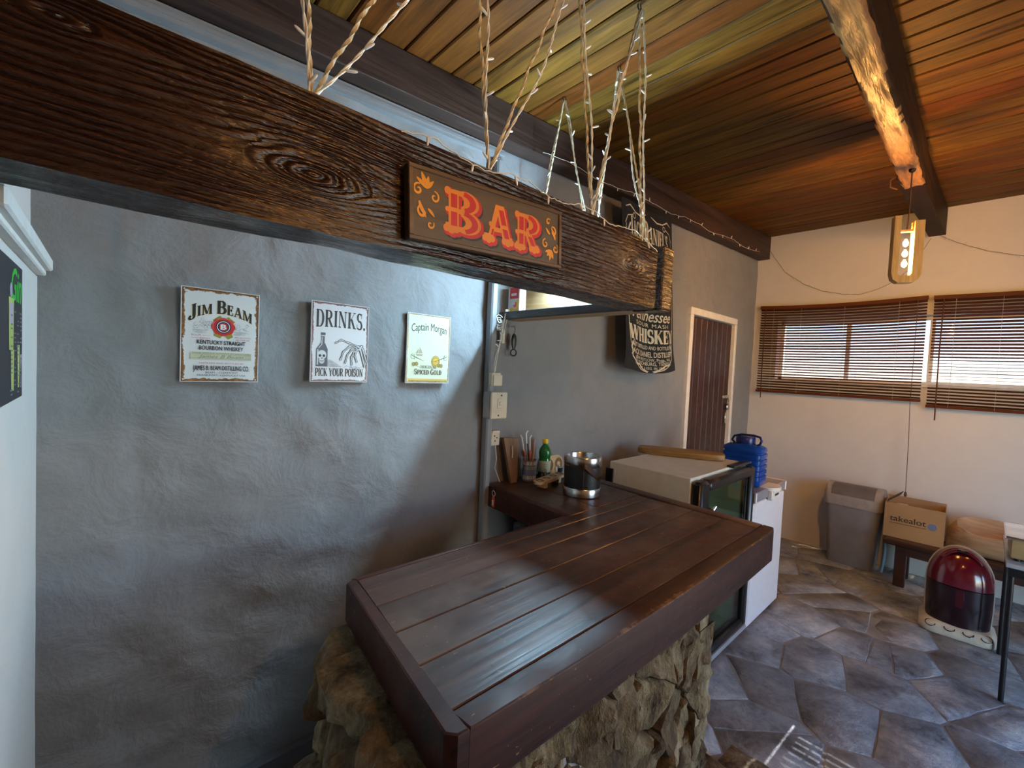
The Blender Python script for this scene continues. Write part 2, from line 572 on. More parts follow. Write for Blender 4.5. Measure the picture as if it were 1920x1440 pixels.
def _glyphs(T, t):
    def V(x, a=0.0, b=1.0, w=T): return _s(x, a, x, b, w)
    def S(*a): return _s(*a)
    def F(x, y, w=0.34):
        yy = 0.03 if y == 0 else 0.97
        return p_rect(x - w / 2, x + w / 2, yy - 0.032, yy + 0.032)
    def Hh(x0, x1, y): return _s(x0, y, x1, y, t)
    def A(cx, cy, rx, ry, a0, a1, n=16, W=T, w=t):
        vs = []; fs = []
        for i in range(n + 1):
            a = math.radians(a0 + (a1 - a0) * i / n)
            k = w + (W - w) * abs(math.cos(a)) ** 1.3
            for sg in (0.5, -0.5):
                vs.append((cx + (rx + sg * k) * math.cos(a), cy + (ry + sg * k) * math.sin(a)))
            if i:
                fs.append((2 * i - 2, 2 * i - 1, 2 * i + 1, 2 * i))
        return (vs, fs)
    def SV(x, y): return p_rect(x - 0.03, x + 0.03, min(y, y), y + 0.0001)
    G = {
        'A': (0.92, [S(0.12, 0, 0.46, 1, t), S(0.46, 1, 0.77, 0, T), Hh(0.22, 0.66, 0.3), F(0.12, 0, 0.28), F(0.77, 0, 0.36)]),
        'B': (0.80, [V(0.2), Hh(0.06, 0.42, 0.965), Hh(0.2, 0.44, 0.52), Hh(0.06, 0.42, 0.035), A(0.4, 0.745, 0.23, 0.22, -90, 90), A(0.42, 0.275, 0.28, 0.24, -90, 90)]),
        'C': (0.80, [A(0.46, 0.5, 0.34, 0.47, 50, 310), S(0.72, 0.66, 0.72, 0.95, t), S(0.70, 0.1, 0.74, 0.3, t)]),
        'D': (0.86, [V(0.2), Hh(0.06, 0.4, 0.965), Hh(0.06, 0.4, 0.035), A(0.4, 0.5, 0.34, 0.465, -90, 90)]),
        'E': (0.74, [V(0.2), Hh(0.06, 0.66, 0.965), Hh(0.2, 0.52, 0.52), Hh(0.06, 0.68, 0.035), V(0.64, 0.74, 0.98, t), V(0.52, 0.38, 0.66, t), V(0.66, 0.02, 0.28, t)]),
        'F': (0.70, [V(0.2), Hh(0.06, 0.66, 0.965), Hh(0.2, 0.52, 0.5), V(0.64, 0.74, 0.98, t), V(0.52, 0.36, 0.64, t), F(0.2, 0)]),
        'G': (0.88, [A(0.46, 0.5, 0.34, 0.47, 50, 310), V(0.72, 0.66, 0.95, t), V(0.72, 0.06, 0.44, T * 0.9), F(0.72, 0.5, 0.01), Hh(0.58, 0.86, 0.44)]),
        'H': (0.92, [V(0.2), V(0.72), Hh(0.2, 0.72, 0.5), F(0.2, 0), F(0.2, 1), F(0.72, 0), F(0.72, 1)]),
        'I': (0.42, [V(0.21), F(0.21, 0), F(0.21, 1)]),
        'J': (0.60, [V(0.42, 0.1, 1), A(0.24, 0.1, 0.19, 0.2, 180, 360, W=T * 0.8), p_disc(0.1, 0.12, 0.1), F(0.42, 1)]),
        'K': (0.92, [V(0.2), S(0.24, 0.42, 0.74, 0.97, t), S(0.4, 0.6, 0.76, 0, T), F(0.2, 0), F(0.2, 1), F(0.74, 1, 0.26), F(0.77, 0, 0.32)]),
        'L': (0.72, [V(0.2), F(0.2, 1), Hh(0.06, 0.66, 0.035), V(0.64, 0.02, 0.32, t)]),
        'M': (1.12, [V(0.17, 0, 1, t * 1.2), S(0.2, 1, 0.56, 0.06, T * 0.9), S(0.56, 0.06, 0.9, 1, t), V(0.93), F(0.15, 0, 0.26), F(0.17, 1, 0.26), F(0.93, 0), F(0.93, 1, 0.3)]),
        'N': (0.96, [V(0.17, 0, 1, t * 1.2), S(0.19, 1, 0.76, 0, T), V(0.79, 0, 1, t * 1.2), F(0.17, 0, 0.28), F(0.17, 1, 0.24), F(0.79, 1, 0.28)]),
        'O': (0.88, [A(0.44, 0.5, 0.33, 0.47, 0, 360, 28)]),
        'P': (0.76, [V(0.2), Hh(0.06, 0.42, 0.965), Hh(0.2, 0.42, 0.46), A(0.41, 0.713, 0.26, 0.25, -90, 90), F(0.2, 0)]),
        'R': (0.88, [V(0.2), Hh(0.06, 0.42, 0.965), Hh(0.2, 0.42, 0.5), A(0.41, 0.733, 0.25, 0.23, -90, 90), S(0.42, 0.5, 0.74, 0, T), F(0.2, 0), F(0.76, 0, 0.26)]),
        'S': (0.70, [A(0.36, 0.735, 0.22, 0.235, 40, 270, W=T * 0.95), A(0.34, 0.265, 0.25, 0.235, -140, 90, W=T * 0.95), V(0.57, 0.68, 0.97, t), V(0.09, 0.04, 0.34, t)]),
        'T': (0.80, [V(0.4), Hh(0.06, 0.74, 0.965), V(0.07, 0.7, 0.98, t), V(0.73, 0.7, 0.98, t), F(0.4, 0)]),
        'U': (0.88, [V(0.2, 0.3, 1), V(0.72, 0.3, 1, t * 1.2), A(0.46, 0.3, 0.26, 0.27, 180, 360, W=T * 0.8), F(0.2, 1), F(0.72, 1, 0.26)]),
        'V': (0.88, [S(0.14, 1, 0.45, 0, T), S(0.45, 0, 0.78, 1, t), F(0.14, 1, 0.32), F(0.78, 1, 0.24)]),
        'W': (1.25, [S(0.12, 1, 0.36, 0, T), S(0.36, 0, 0.62, 1, t), S(0.6, 1, 0.84, 0, T), S(0.84, 0, 1.12, 1, t), F(0.12, 1, 0.3), F(0.6, 1, 0.3), F(1.12, 1, 0.22)]),
        'Y': (0.86, [S(0.12, 1, 0.43, 0.45, T), S(0.43, 0.45, 0.76, 1, t), V(0.43, 0, 0.48), F(0.12, 1, 0.3), F(0.76, 1, 0.24), F(0.43, 0)]),
        '.': (0.30, [p_disc(0.15, 0.09, 0.1)]),
        "'": (0.24, [p_disc(0.12, 0.9, 0.08), S(0.16, 0.9, 0.08, 0.7, 0.06)]),
        ' ': (0.36, []),
    }
    return G

def serif(txt, h, width=None, T=0.2, t=0.075, first=1.0, track=0.04, wide=1.0):
    G = _glyphs(T, t)
    x = 0; out = []; start = True
    for ch in txt:
        w, st = G.get(ch, G[' '])
        k = first if (start and ch != ' ') else 1.0
        for p in st:
            out.append(p_map(p, lambda u, v, x=x, k=k: (x + u * k, v * k)))
        x += (w + track) * k
        start = ch == ' '
    p = p_join(out)
    sx = h * wide if width is None else width / x
    return p_map(p, lambda u, v: ((u - x / 2) * sx, v * h))

class Print:
    """flat print on a sign: U right, V up, N out of the surface; each layer one mesh"""
    def __init__(self, parent, fn):
        self.parent = parent; self.fn = fn; self.k = 0
    def layer(self, name, ps, mat, split=False):
        if isinstance(ps, tuple):
            ps = [ps]
        if split:
            k0 = self.k
            for p in ps:
                self.k = k0
                self.layer(name, p, mat)
            return
        p = p_join(ps)
        self.k += 1
        n = 0.00016 * self.k
        # overlapping strokes lie a hair above one another
        nv = len(p[0]); par = list(range(nv))
        def root(i):
            while par[i] != i:
                par[i] = par[par[i]]; i = par[i]
            return i
        for f in p[1]:
            for i in f[1:]:
                par[root(i)] = root(f[0])
        order = {}
        lv = []
        for i in range(nv):
            q = root(i)
            if q not in order:
                order[q] = len(order) % 16
            lv.append(order[q] * 0.000009)
        mb = MB()
        mb.add([self.fn(u, v, n + lv[i]) for i, (u, v) in enumerate(p[0])], p[1])
        return mb.build(name, mat, self.parent, smooth=0, recalc=False)

# ------------------------------------------------------------------ shared materials
M_BLACK = plain('black_ink', (0.012, 0.012, 0.014), 0.45, bump=0)
M_REDINK = plain('red_ink', (0.52, 0.012, 0.014), 0.4, bump=0)
M_YEL = plain('yellow_ink', (0.75, 0.30, 0.02), 0.4, bump=0)
M_CREAMINK = plain('cream_ink', (0.70, 0.60, 0.42), 0.7, bump=0)
M_WHITEINK = plain('white_ink', (0.80, 0.80, 0.80), 0.5, bump=0)
M_GREYINK = plain('grey_ink', (0.16, 0.16, 0.17), 0.5, bump=0)
M_STEEL = plain('brushed_steel', (0.62, 0.60, 0.57), 0.22, 1.0, var=0.06, bump=0.02)
M_IRON = plain('dark_iron', (0.03, 0.03, 0.032), 0.4, 0.6)
M_BLKPLASTIC = plain('black_plastic', (0.012, 0.012, 0.013), 0.28, bump=0.02)
M_WHTPLASTIC = plain('white_plastic', (0.72, 0.70, 0.64), 0.4, bump=0.02)
M_WHTPAINT = plain('white_paint', (0.74, 0.72, 0.68), 0.55, var=0.08, bump=0.1)

def plaster(name, col, bump, var=0.12, scale=1.0, stains=None):
    m, nt, b = _new(name)
    v = _coords(nt, (1, 1, 1), False)
    n1 = _noise(nt, v, 1.6 * scale, 6, 0.6, 0.3)
    n2 = _noise(nt, v, 7.0 * scale, 5, 0.55, 0.4)
    n3 = _noise(nt, v, 60.0 * scale, 4, 0.6)
    f = _math(nt, 'ADD', _math(nt, 'MULTIPLY', n1, 0.6), _math(nt, 'MULTIPLY', n2, 0.4))
    c = _ramp(nt, f, [(0.3, tuple(k * (1 - var) for k in col)), (0.7, tuple(min(1, k * (1 + var)) for k in col))])
    if stains:
        s = _noise(nt, v, 3.2, 7, 0.7, 0.8)
        sf = _ramp(nt, s, [(0.60, (0, 0, 0)), (0.74, (0.6, 0.6, 0.6))])
        c = _mix(nt, sf, c, stains)
    nt.links.new(c, b.inputs['Base Color'])
    b.inputs['Roughness'].default_value = 0.72
    b.inputs['Specular IOR Level'].default_value = 0.35
    h = _math(nt, 'ADD', n2, _math(nt, 'MULTIPLY', n3, 0.07))
    _bump(nt, b, h, bump, 0.03)
    return m
M_GREYWALL = plaster('grey_plaster', (0.245, 0.245, 0.25), 0.5, stains=(0.19, 0.19, 0.195))
M_WHITEWALL = plaster('white_plaster', (0.64, 0.615, 0.585), 0.15, 0.05)

M_CEIL = wood('ceiling_pine', (0.009, 0.004, 0.001), (0.22, 0.105, 0.014), 'Y', 3.2, 0.07, 0.55, 0.7, spec=0.12, tint=(0.16, 0.042, 0.006))
M_PLATE = wood('plate_timber', (0.020, 0.011, 0.009), (0.085, 0.048, 0.036), 'X', 3.0, 0.05, 0.55, 0.5, spec=0.2)
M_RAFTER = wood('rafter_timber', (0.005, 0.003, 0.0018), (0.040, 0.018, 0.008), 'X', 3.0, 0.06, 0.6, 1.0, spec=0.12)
M_COUNTER = wood('counter_wood', (0.012, 0.004, 0.003), (0.105, 0.038, 0.020), 'X', 2.6, 0.05, 0.38, 0.28, spec=0.42, worn=(0.12, 0.065, 0.042))
M_COUNTERY = wood('counter_wood_cross', (0.012, 0.004, 0.003), (0.105, 0.038, 0.020), 'Y', 2.6, 0.05, 0.38, 0.28, spec=0.42, worn=(0.12, 0.065, 0.042))
M_FASCIA = wood('counter_fascia', (0.014, 0.004, 0.003), (0.075, 0.023, 0.014), 'X', 2.4, 0.05, 0.50, 0.25, spec=0.25, worn=(0.06, 0.022, 0.013), edge_z=0.996)
M_DOOR = wood('door_wood', (0.018, 0.007, 0.006), (0.075, 0.026, 0.020), 'Z', 3.5, 0.05, 0.48, 0.2, spec=0.35, worn=(0.05, 0.03, 0.028))
M_PALEWOOD = wood('pale_wood', (0.44, 0.28, 0.13), (0.76, 0.56, 0.32), 'X', 3.0, 0.08, 0.5, 0.1)
M_SHELFWOOD = wood('shelf_board', (0.34, 0.20, 0.09), (0.66, 0.46, 0.24), 'Y', 2.5, 0.06, 0.55, 0.15)
M_DARKSHELF = wood('dark_rail', (0.02, 0.018, 0.018), (0.075, 0.065, 0.06), 'Y', 3.0, 0.05, 0.5, 0.3)
M_BENCH = wood('bench_wood', (0.014, 0.006, 0.004), (0.06, 0.022, 0.014), 'Y', 3.0, 0.06, 0.35, 0.15, coat=0.2)
M_MORTAR = rock('mortar', [(0.3, (0.17, 0.165, 0.16)), (0.7, (0.38, 0.36, 0.34))], 9, 0.85, 0.4, 0.01)
M_FLAG = rock('flagstone', [(0.38, (0.075, 0.082, 0.095)), (0.46, (0.22, 0.245, 0.285)), (0.54, (0.36, 0.395, 0.44)), (0.63, (0.58, 0.59, 0.58))], 3.6, 0.36, 1.0, 0.03, 0.35, (0.20, 0.185, 0.17))
M_STONE = rock('field_stone', [(0.38, (0.022, 0.016, 0.009)), (0.46, (0.11, 0.080, 0.038)), (0.54, (0.25, 0.19, 0.095)), (0.63, (0.44, 0.37, 0.24))], 7.0, 0.85, 1.0, 0.05, 0.5, (0.12, 0.065, 0.030), (1.3, 1.3, 0.6))

# ------------------------------------------------------------------ room shell
# grey rough plaster wall (y = D1), real relief on a fine grid, opening for the plank door
def grid_wall(name, u0, u1, v0, v1, du, fn, mat, skip=None):
    nu = max(1, int(round((u1 - u0) / du))); nv = max(1, int(round((v1 - v0) / du)))
    vs = []; fs = []
    for i in range(nu + 1):
        for j in range(nv + 1):
            vs.append(fn(u0 + (u1 - u0) * i / nu, v0 + (v1 - v0) * j / nv))
    for i in range(nu):
        for j in range(nv):
            cu = u0 + (u1 - u0) * (i + .5) / nu; cv = v0 + (v1 - v0) * (j + .5) / nv
            if skip and skip(cu, cv):
                continue
            a = i * (nv + 1) + j
            fs.append((a, a + nv + 1, a + nv + 2, a + 1))
    me = bpy.data.meshes.new(name)
    me.from_pydata(vs, [], fs)
    me.materials.append(mat)
    me.shade_smooth()
    o = bpy.data.objects.new(name, me)
    COL.objects.link(o)
    return o

def grey_relief(x, z):
    """plaster thrown over rubble: lumps, hollows and trowel ridges (metres, positive into the room)"""
    h = 0.0135 * fbm(x * 3.2, 3.1, z * 3.2, 3)
    h += 0.0075 * fbm(x * 9.0 + 5, 7.7, z * 11.0, 4)
    w = max(0.0, min(1.0, (1.55 - x) / 0.25))             # rougher left of the trunking
    h *= 0.35 + 0.65 * w
    rid = 0.03 * fbm(z * 2.2, 1.3, 4.2, 3) - 0.02
    for xr, zr0, zr1, a in ((0.075, 0.75, 1.62, 0.006), (0.03, 0.3, 0.95, 0.004)):
        if zr0 < z < zr1:
            e = math.sin(math.pi * (z - zr0) / (zr1 - zr0))
            t = (x - xr - rid * 2) / 0.012
            if abs(t) < 6:
                h += a * e * math.exp(-t * t) - a * e * 0.8 * (1 / (1 + math.exp(-t * 1.5)) - 0.5)
    h -= 0.008
    if 1.48 < z < 1.85 and 0.13 < x < 1.20:      # pressed flatter where the signs hang
        h = min(h, 0.004)
    return h

DX0, DX1, DZ1 = 3.60, 4.48, 2.11
wall_left = grid_wall('wall_left', XL, XF + 0.1, 0.0, 3.15, 0.028,
                      lambda x, z: (x, D1 - grey_relief(x, z), z), M_GREYWALL,
                      skip=lambda x, z: DX0 - 0.02 < x < DX1 + 0.02 and z < DZ1 + 0.015)
struct(wall_left, 'rough grey plastered wall with the three tin signs')

# window wall with its opening
WY0, WY1, WZ0, WZ1 = -0.95, 1.50, 1.60, 2.20
def holed(name, axis, at, th, a0, a1, z0, z1, holes, mat):
    """wall slab with rectangular holes; axis 'x' = plane x=at spanning y, 'y' = plane y=at spanning x"""
    mb = MB()
    cuts = sorted(set([a0, a1] + [h[0] for h in holes] + [h[1] for h in holes]))
    for i in range(len(cuts) - 1):
        c = (cuts[i] + cuts[i + 1]) / 2
        segs = [(z0, z1)]
        for h in holes:
            if h[0] < c < h[1]:
                segs = [(z0, h[2]), (h[3], z1)]
        for (s0, s1) in segs:
            if s1 - s0 < 1e-4:
                continue
            if axis == 'x':
                mb.box(min(at, at + th), max(at, at + th), cuts[i], cuts[i + 1], s0, s1)
            else:
                mb.box(cuts[i], cuts[i + 1], min(at, at + th), max(at, at + th), s0, s1)
    return mb.build(name, mat, smooth=0)
wall_back = holed('wall_back', 'x', XF, 0.22, YR - 0.2, D1 + 0.2, 0.0, 3.2, [(WY0, WY1, WZ0, WZ1)], M_WHITEWALL)
struct(wall_back, 'white plastered wall with the long blind-covered window')
RD0, RD1, RDZ = 1.8, 3.5, 2.3
wall_right = holed('wall_right', 'y', YR, -0.22, XL - 0.2, XF + 0.2, 0.0, 3.2, [(RD0, RD1, -0.001, RDZ)], M_WHITEWALL)
struct(wall_right, 'white plastered wall with the open doorway')
wall_front = B(XL - 0.2, XL, YR - 0.2, D1 + 0.2, 0, 3.2).build('wall_front', M_WHITEWALL, smooth=0)
struct(wall_front, 'white plastered end wall behind the viewer')
stub = B(STUB - 0.16, STUB, 0.98, D1 + 0.05, 0.0, 1.79, 0.006).box(STUB - 0.16, STUB - 0.012, 0.98, D1 + 0.05, 1.79, 2.9, 0.006).build('wall_return', M_WHITEWALL, smooth=0)
struct(stub, 'smooth white return wall carrying the dark cocktail poster')
led = B(STUB - 0.02, STUB + 0.030, 0.98, 1.715, 1.80, 1.832, 0.004).box(STUB - 0.02, STUB + 0.018, 0.98, 1.708, 1.785, 1.80, 0.003).build('trim_1', M_WHTPAINT, smooth=30)
struct(led, 'white moulding running along the white return wall')
hb = B(XL, 1.40, D1 - 0.028, D1 + 0.02, 0.0, 0.135, 0.006).build('baseboard_left', plain('grey_skirting', (0.12, 0.12, 0.13), 0.6), smooth=30)
struct(hb, 'dark grey skirting along the grey wall')
# outside ground and porch roof
og = B(-12, 16, -14, 12, -0.35, -0.12).build('ground', plain('dry_ground', (0.24, 0.24, 0.21), 0.9, scale=2), smooth=0)
struct(og, 'bare ground outside')

# ceiling: slab with tongue-and-groove boards as parts, all running along y
slab = MB()
slab.add([(x, y, ceil_z(x) + dz) for x in (XL - 0.2, XF + 0.2) for y in (YR - 0.2, D1 + 0.2) for dz in (0.02, 0.18)],
         [(0, 1, 3, 2), (4, 6, 7, 5), (0, 4, 5, 1), (2, 3, 7, 6), (0, 2, 6, 4), (1, 5, 7, 3)])
ceiling = slab.build('ceiling', plain('roof_void', (0.02, 0.012, 0.008), 0.9), smooth=0)
struct(ceiling, 'varnished tongue-and-groove board ceiling')
BW = 0.112
bme = B(0, BW - 0.006, YR - 0.02, D1 + 0.06, 0.0, 0.022, 0.005).mesh('ceiling_board', M_CEIL, 30)
n = int((XF - XL) / BW) + 2
for i in range(n):
    x = XL + i * BW
    inst(bme, 'ceiling_board', ceiling, (x, 0, ceil_z(x) + random.uniform(-0.0015, 0.0015)), (0, -math.atan(0.06), 0))

# flagstone floor: mortar bed with every flag a part
def clip(poly, px, py, nx, ny):
    out = []
    m = len(poly)
    for i in range(m):
        a = poly[i]; b = poly[(i + 1) % m]
        da = (a[0] - px) * nx + (a[1] - py) * ny
        db = (b[0] - px) * nx + (b[1] - py) * ny
        if da <= 0:
            out.append(a)
        if (da < 0 < db) or (db < 0 < da):
            t = da / (da - db)
            out.append((a[0] + (b[0] - a[0]) * t, a[1] + (b[1] - a[1]) * t))
    return out

def voronoi(x0, x1, y0, y1, step, jit, rnd, gap, squeeze=1.0):
    """cells of jittered seeds, pulled in by half the joint"""
    seeds = []
    ny = max(1, int(round((y1 - y0) / (step * squeeze)))); nx = max(1, int(round((x1 - x0) / step)))
    sx = (x1 - x0) / nx; sy = (y1 - y0) / ny
    for j in range(ny):
        for i in range(nx):
            seeds.append((x0 + (i + .5 + (0.5 if j % 2 else 0) * 0.6 + rnd.uniform(-jit, jit)) * sx,
                          y0 + (j + .5 + rnd.uniform(-jit, jit)) * sy))
    cells = []
    for k, s in enumerate(seeds):
        poly = [(x0, y0), (x1, y0), (x1, y1), (x0, y1)]
        near = sorted(range(len(seeds)), key=lambda q: (seeds[q][0] - s[0]) ** 2 + (seeds[q][1] - s[1]) ** 2)[1:18]
        for q in near:
            o = seeds[q]
            dx, dy = o[0] - s[0], o[1] - s[1]
            l = math.hypot(dx, dy)
            if l < 1e-6:
                continue
            poly = clip(poly, s[0] + dx / 2 - dx / l * gap / 2, s[1] + dy / 2 - dy / l * gap / 2, dx / l, dy / l)
            if len(poly) < 3:
                break
        if len(poly) >= 3:
            area = abs(sum(poly[i][0] * poly[(i + 1) % len(poly)][1] - poly[(i + 1) % len(poly)][0] * poly[i][1] for i in range(len(poly)))) / 2
            if area > 0.15 * sx * sy:
                cells.append(poly)
    return cells

def resample(poly, step, wob, rnd):
    out = []
    m = len(poly)
    for i in range(m):
        a = poly[i]; b = poly[(i + 1) % m]
        l = math.hypot(b[0] - a[0], b[1] - a[1])
        k = max(1, int(l / step))
        for q in range(k):
            t = q / k
            j = wob if q else wob * 0.4
            out.append((a[0] + (b[0] - a[0]) * t + rnd.uniform(-j, j), a[1] + (b[1] - a[1]) * t + rnd.uniform(-j, j)))
    return out

floor = B(XL - 0.2, XF + 0.2, YR - 0.2, D1 + 0.2, -0.12, -0.0045).build('floor', M_MORTAR, smooth=0)
struct(floor, 'blue-grey crazy-paved flagstone floor')
rf = random.Random(21)
for poly in voronoi(XL, XF, YR, D1, 0.325, 0.52, rf, 0.007):
    cx = sum(p[0] for p in poly) / len(poly); cy = sum(p[1] for p in poly) / len(poly)
    ring = resample(poly, 0.11, 0.007, rf)
    tx, ty = rf.uniform(-0.006, 0.006), rf.uniform(-0.006, 0.006)
    zt = rf.uniform(-0.0035, 0.0015)
    def zz(x, y): return zt + tx * (x - cx) + ty * (y - cy) + 0.0022 * mnoise.noise((x * 6, y * 6, 2.0))
    r0 = [(x - cx, y - cy, -0.02) for x, y in ring]
    r1 = [(x - cx, y - cy, zz(x, y) - 0.005) for x, y in ring]
    r2 = [((x - cx) * 0.965, (y - cy) * 0.965, zz(x, y)) for x, y in ring]
    mb = MB().loft([r0, r1, r2], True, True)
    mb.build('flagstone', M_FLAG, floor, 50, loc=(cx, cy, 0))
# ------------------------------------------------------------------ window behind the blinds
win = thing('window_1', None, None, (XF + 0.12, 0, 0))
struct(win, 'long white-framed window behind the brown blinds')
fr = MB()
fr.box(-0.02, 0.02, WY0, WY1, WZ0, WZ0 + 0.035, 0.004).box(-0.02, 0.02, WY0, WY1, WZ1 - 0.035, WZ1, 0.004)
fr.box(-0.02, 0.02, WY0, WY0 + 0.035, WZ0, WZ1, 0.004).box(-0.02, 0.02, WY1 - 0.035, WY1, WZ0, WZ1, 0.004)
for y in (0.355, -0.3, 0.93):
    fr.box(-0.018, 0.018, y - 0.016, y + 0.016, WZ0, WZ1, 0.003)
fr.build('window_frame', M_WHTPAINT, win)
ys = [WY0 + 0.03, -0.3, 0.355, 0.93, WY1 - 0.03]
for a, b in zip(ys[:-1], ys[1:]):
    B(-0.002, 0.002, a + 0.012, b - 0.012, WZ0 + 0.03, WZ1 - 0.03).build('pane', pane_mat('window_glass', (0.30, 0.31, 0.34), 0.10), win, 0)
B(XF - 0.008, XF + 0.2, WY0 - 0.02, WY1 + 0.02, WZ0 - 0.012, WZ0 + 0.008, 0.004).moved(Matrix.Translation((-XF - 0.12, 0, 0))).build('window_sill', M_WHTPAINT, win)

# venetian blinds
M_SLAT = wood('blind_slat', (0.065, 0.018, 0.007), (0.150, 0.042, 0.015), 'Y', 2.0, 0.05, 0.5, 0.05, spec=0.2)
# thin painted slats let a little light glow through
_nt = M_SLAT.node_tree
_b = _nt.nodes['Principled BSDF']
_tl = _nt.nodes.new('ShaderNodeBsdfTranslucent'); _tl.inputs[0].default_value = (0.55, 0.07, 0.01, 1)
_mx = _nt.nodes.new('ShaderNodeMixShader'); _mx.inputs[0].default_value = 0.15
_o = [n for n in _nt.nodes if n.type == 'OUTPUT_MATERIAL'][0]
_nt.links.new(_b.outputs[0], _mx.inputs[1]); _nt.links.new(_tl.outputs[0], _mx.inputs[2]); _nt.links.new(_mx.outputs[0], _o.inputs[0])
M_CORD = plain('blind_cord', (0.10, 0.045, 0.025), 0.7)
M_WHTCORD = plain('pale_cord', (0.55, 0.5, 0.42), 0.7)
BX = XF - 0.045
def blind(y0, y1, ztop, zbot, label, wand_y, wand_len, cord_y, seed, sag, open_low):
    rnd = random.Random(seed)
    t = thing('venetian_blind', label, 'blind', (BX, (y0 + y1) / 2, 0), 0, 'brown venetian blinds on the long window')
    yc = (y0 + y1) / 2; hw = (y1 - y0) / 2
    def zs(y, k):   # the head dips in the middle, the slats follow less and less
        return -sag * (1 - (y / hw) ** 2) * (1 - k)
    N = 10
    def bar(name, z, hh, dd, mat, k):
        mb = MB()
        rings = []
        for i in range(N + 1):
            y = -hw + 2 * hw * i / N
            zc = z + zs(y, k)
            rings.append([(-dd, y, zc - hh), (dd, y, zc - hh), (dd, y, zc + hh), (-dd, y, zc + hh)])
        mb.loft(rings)
        return mb.build(name, mat, t, 30)
    bar('head_rail', ztop - 0.016, 0.016, 0.017, M_SLAT, 0)
    nsl = int((ztop - zbot - 0.05) / 0.0255)
    tilt = math.radians(-27)
    w = 0.0160
    for i in range(nsl):
        f = (i + 1) / nsl
        z = ztop - 0.03 - (ztop - zbot - 0.05) * (i + 0.5) / nsl
        tl = tilt + rnd.uniform(-0.06, 0.06) + (open_low * max(0.0, min(1.0, (1.90 - z) / 0.12)) if z > WZ0 else 0.0)
        dx, dz = w * math.cos(tl), w * math.sin(tl)
        rings = []
        for q in range(N + 1):
            y = (-hw + 2 * hw * q / N) * 0.995
            zc = z + zs(y, f) + rnd.uniform(-0.0008, 0.0008)
            rings.append([(-dx, y, zc - dz), (0, y, zc + 0.0022), (dx, y, zc + dz), (0, y, zc + 0.0014)])
        MB().loft(rings).build('slat', M_SLAT, t, 60)
    bar('bottom_rail', zbot + 0.012, 0.012, 0.012, M_SLAT, 1)
    for fy in (-0.72, -0.12, 0.42, 0.80):
        y = fy * hw
        mb = MB()
        for sx in (-0.0135, 0.0135):
            mb.tube([(sx, y, ztop - 0.03 + zs(y, 0)), (sx, y, zbot + 0.01)], 0.0009, 5)
        mb.build('ladder_cord', M_WHTCORD, t)
    yw = wand_y - yc
    MB().tube([(-0.024, yw, ztop - 0.03), (-0.027, yw + 0.004, (ztop + zbot) / 2), (-0.026, yw, zbot - wand_len)], 0.0045, 8).build('tilt_wand', M_SLAT, t)
    if cord_y is not None:
        c = MB().tube([(-0.02, cord_y - yc, ztop - 0.03), (-0.022, cord_y - yc, 1.45), (-0.024, cord_y - yc - 0.01, 1.1), (-0.022, cord_y - yc - 0.016, 0.70)], 0.0022, 6)
        c.lathe([(0.003, 0), (0.009, -0.008), (0.010, -0.035), (0.004, -0.045)], (-0.022, cord_y - yc - 0.016, 0.70), 10)
        c.build('pull_cord', M_CORD, t)
    return t
blind(0.385, 1.655, 2.35, 1.465, 'brown slatted blind over the window half nearest the plank door', 1.60, 0.06, 0.446, 3, 0.018, 0.10)
blind(-0.98, 0.352, 2.345, 1.425, 'brown slatted blind over the window half above the wooden trough', 0.29, 0.10, None, 5, 0.006, 0.34)

# ------------------------------------------------------------------ plank door in the grey wall
door = thing('door_1', None, None, (DX0, D1, 0))
struct(door, 'dark red-brown plank door in a white frame')
dw = DX1 - DX0
B(-0.055, 0.0, -0.022, 0.05, 0, DZ1, 0.005).build('door_frame_post', M_WHTPAINT, door, 30)
B(dw, dw + 0.045, -0.022, 0.05, 0, DZ1, 0.005).build('door_frame_post', M_WHTPAINT, door, 30)
B(-0.055, dw + 0.045, -0.022, 0.05, DZ1, DZ1 + 0.06, 0.005).build('door_frame_head', M_WHTPAINT, door, 30)
B(0, dw, 0.05, 0.07, 0, DZ1).build('door_backing', plain('dark_backing', (0.02, 0.01, 0.01), 0.8), door, 0)  # near-black sheet added to keep outside light out of the plank gaps
npk = 8
for i in range(npk):
    B(dw * i / npk + 0.002, dw * (i + 1) / npk - 0.002, 0.012, 0.05, 0.015, DZ1 - 0.006, 0.006).build('door_plank', M_DOOR, door, 30)
B(0.0, 0.02, -0.004, 0.012, 1.60, 1.78, 0.002).build('hinge', M_WHTPAINT, door)
B(0.0, 0.02, -0.004, 0.012, 0.35, 0.5, 0.002).build('hinge', M_WHTPAINT, door)
hp = B(dw - 0.14, dw + 0.02, 0.002, 0.012, 1.395, 1.425, 0.003).build('hasp', M_STEEL, door)
pl = B(dw - 0.065, dw - 0.015, -0.018, 0.004, 1.28, 1.345, 0.008).build('padlock', M_STEEL, door)
MB().tube([(dw - 0.055, -0.007, 1.34), (dw - 0.055, -0.007, 1.38), (dw - 0.04, -0.007, 1.40), (dw - 0.025, -0.007, 1.38), (dw - 0.025, -0.007, 1.34)], 0.004, 8).build('shackle', M_STEEL, pl)
B(dw - 0.06, dw - 0.03, 0.0, 0.012, 1.15, 1.26, 0.003).build('bolt_plate', M_STEEL, door)

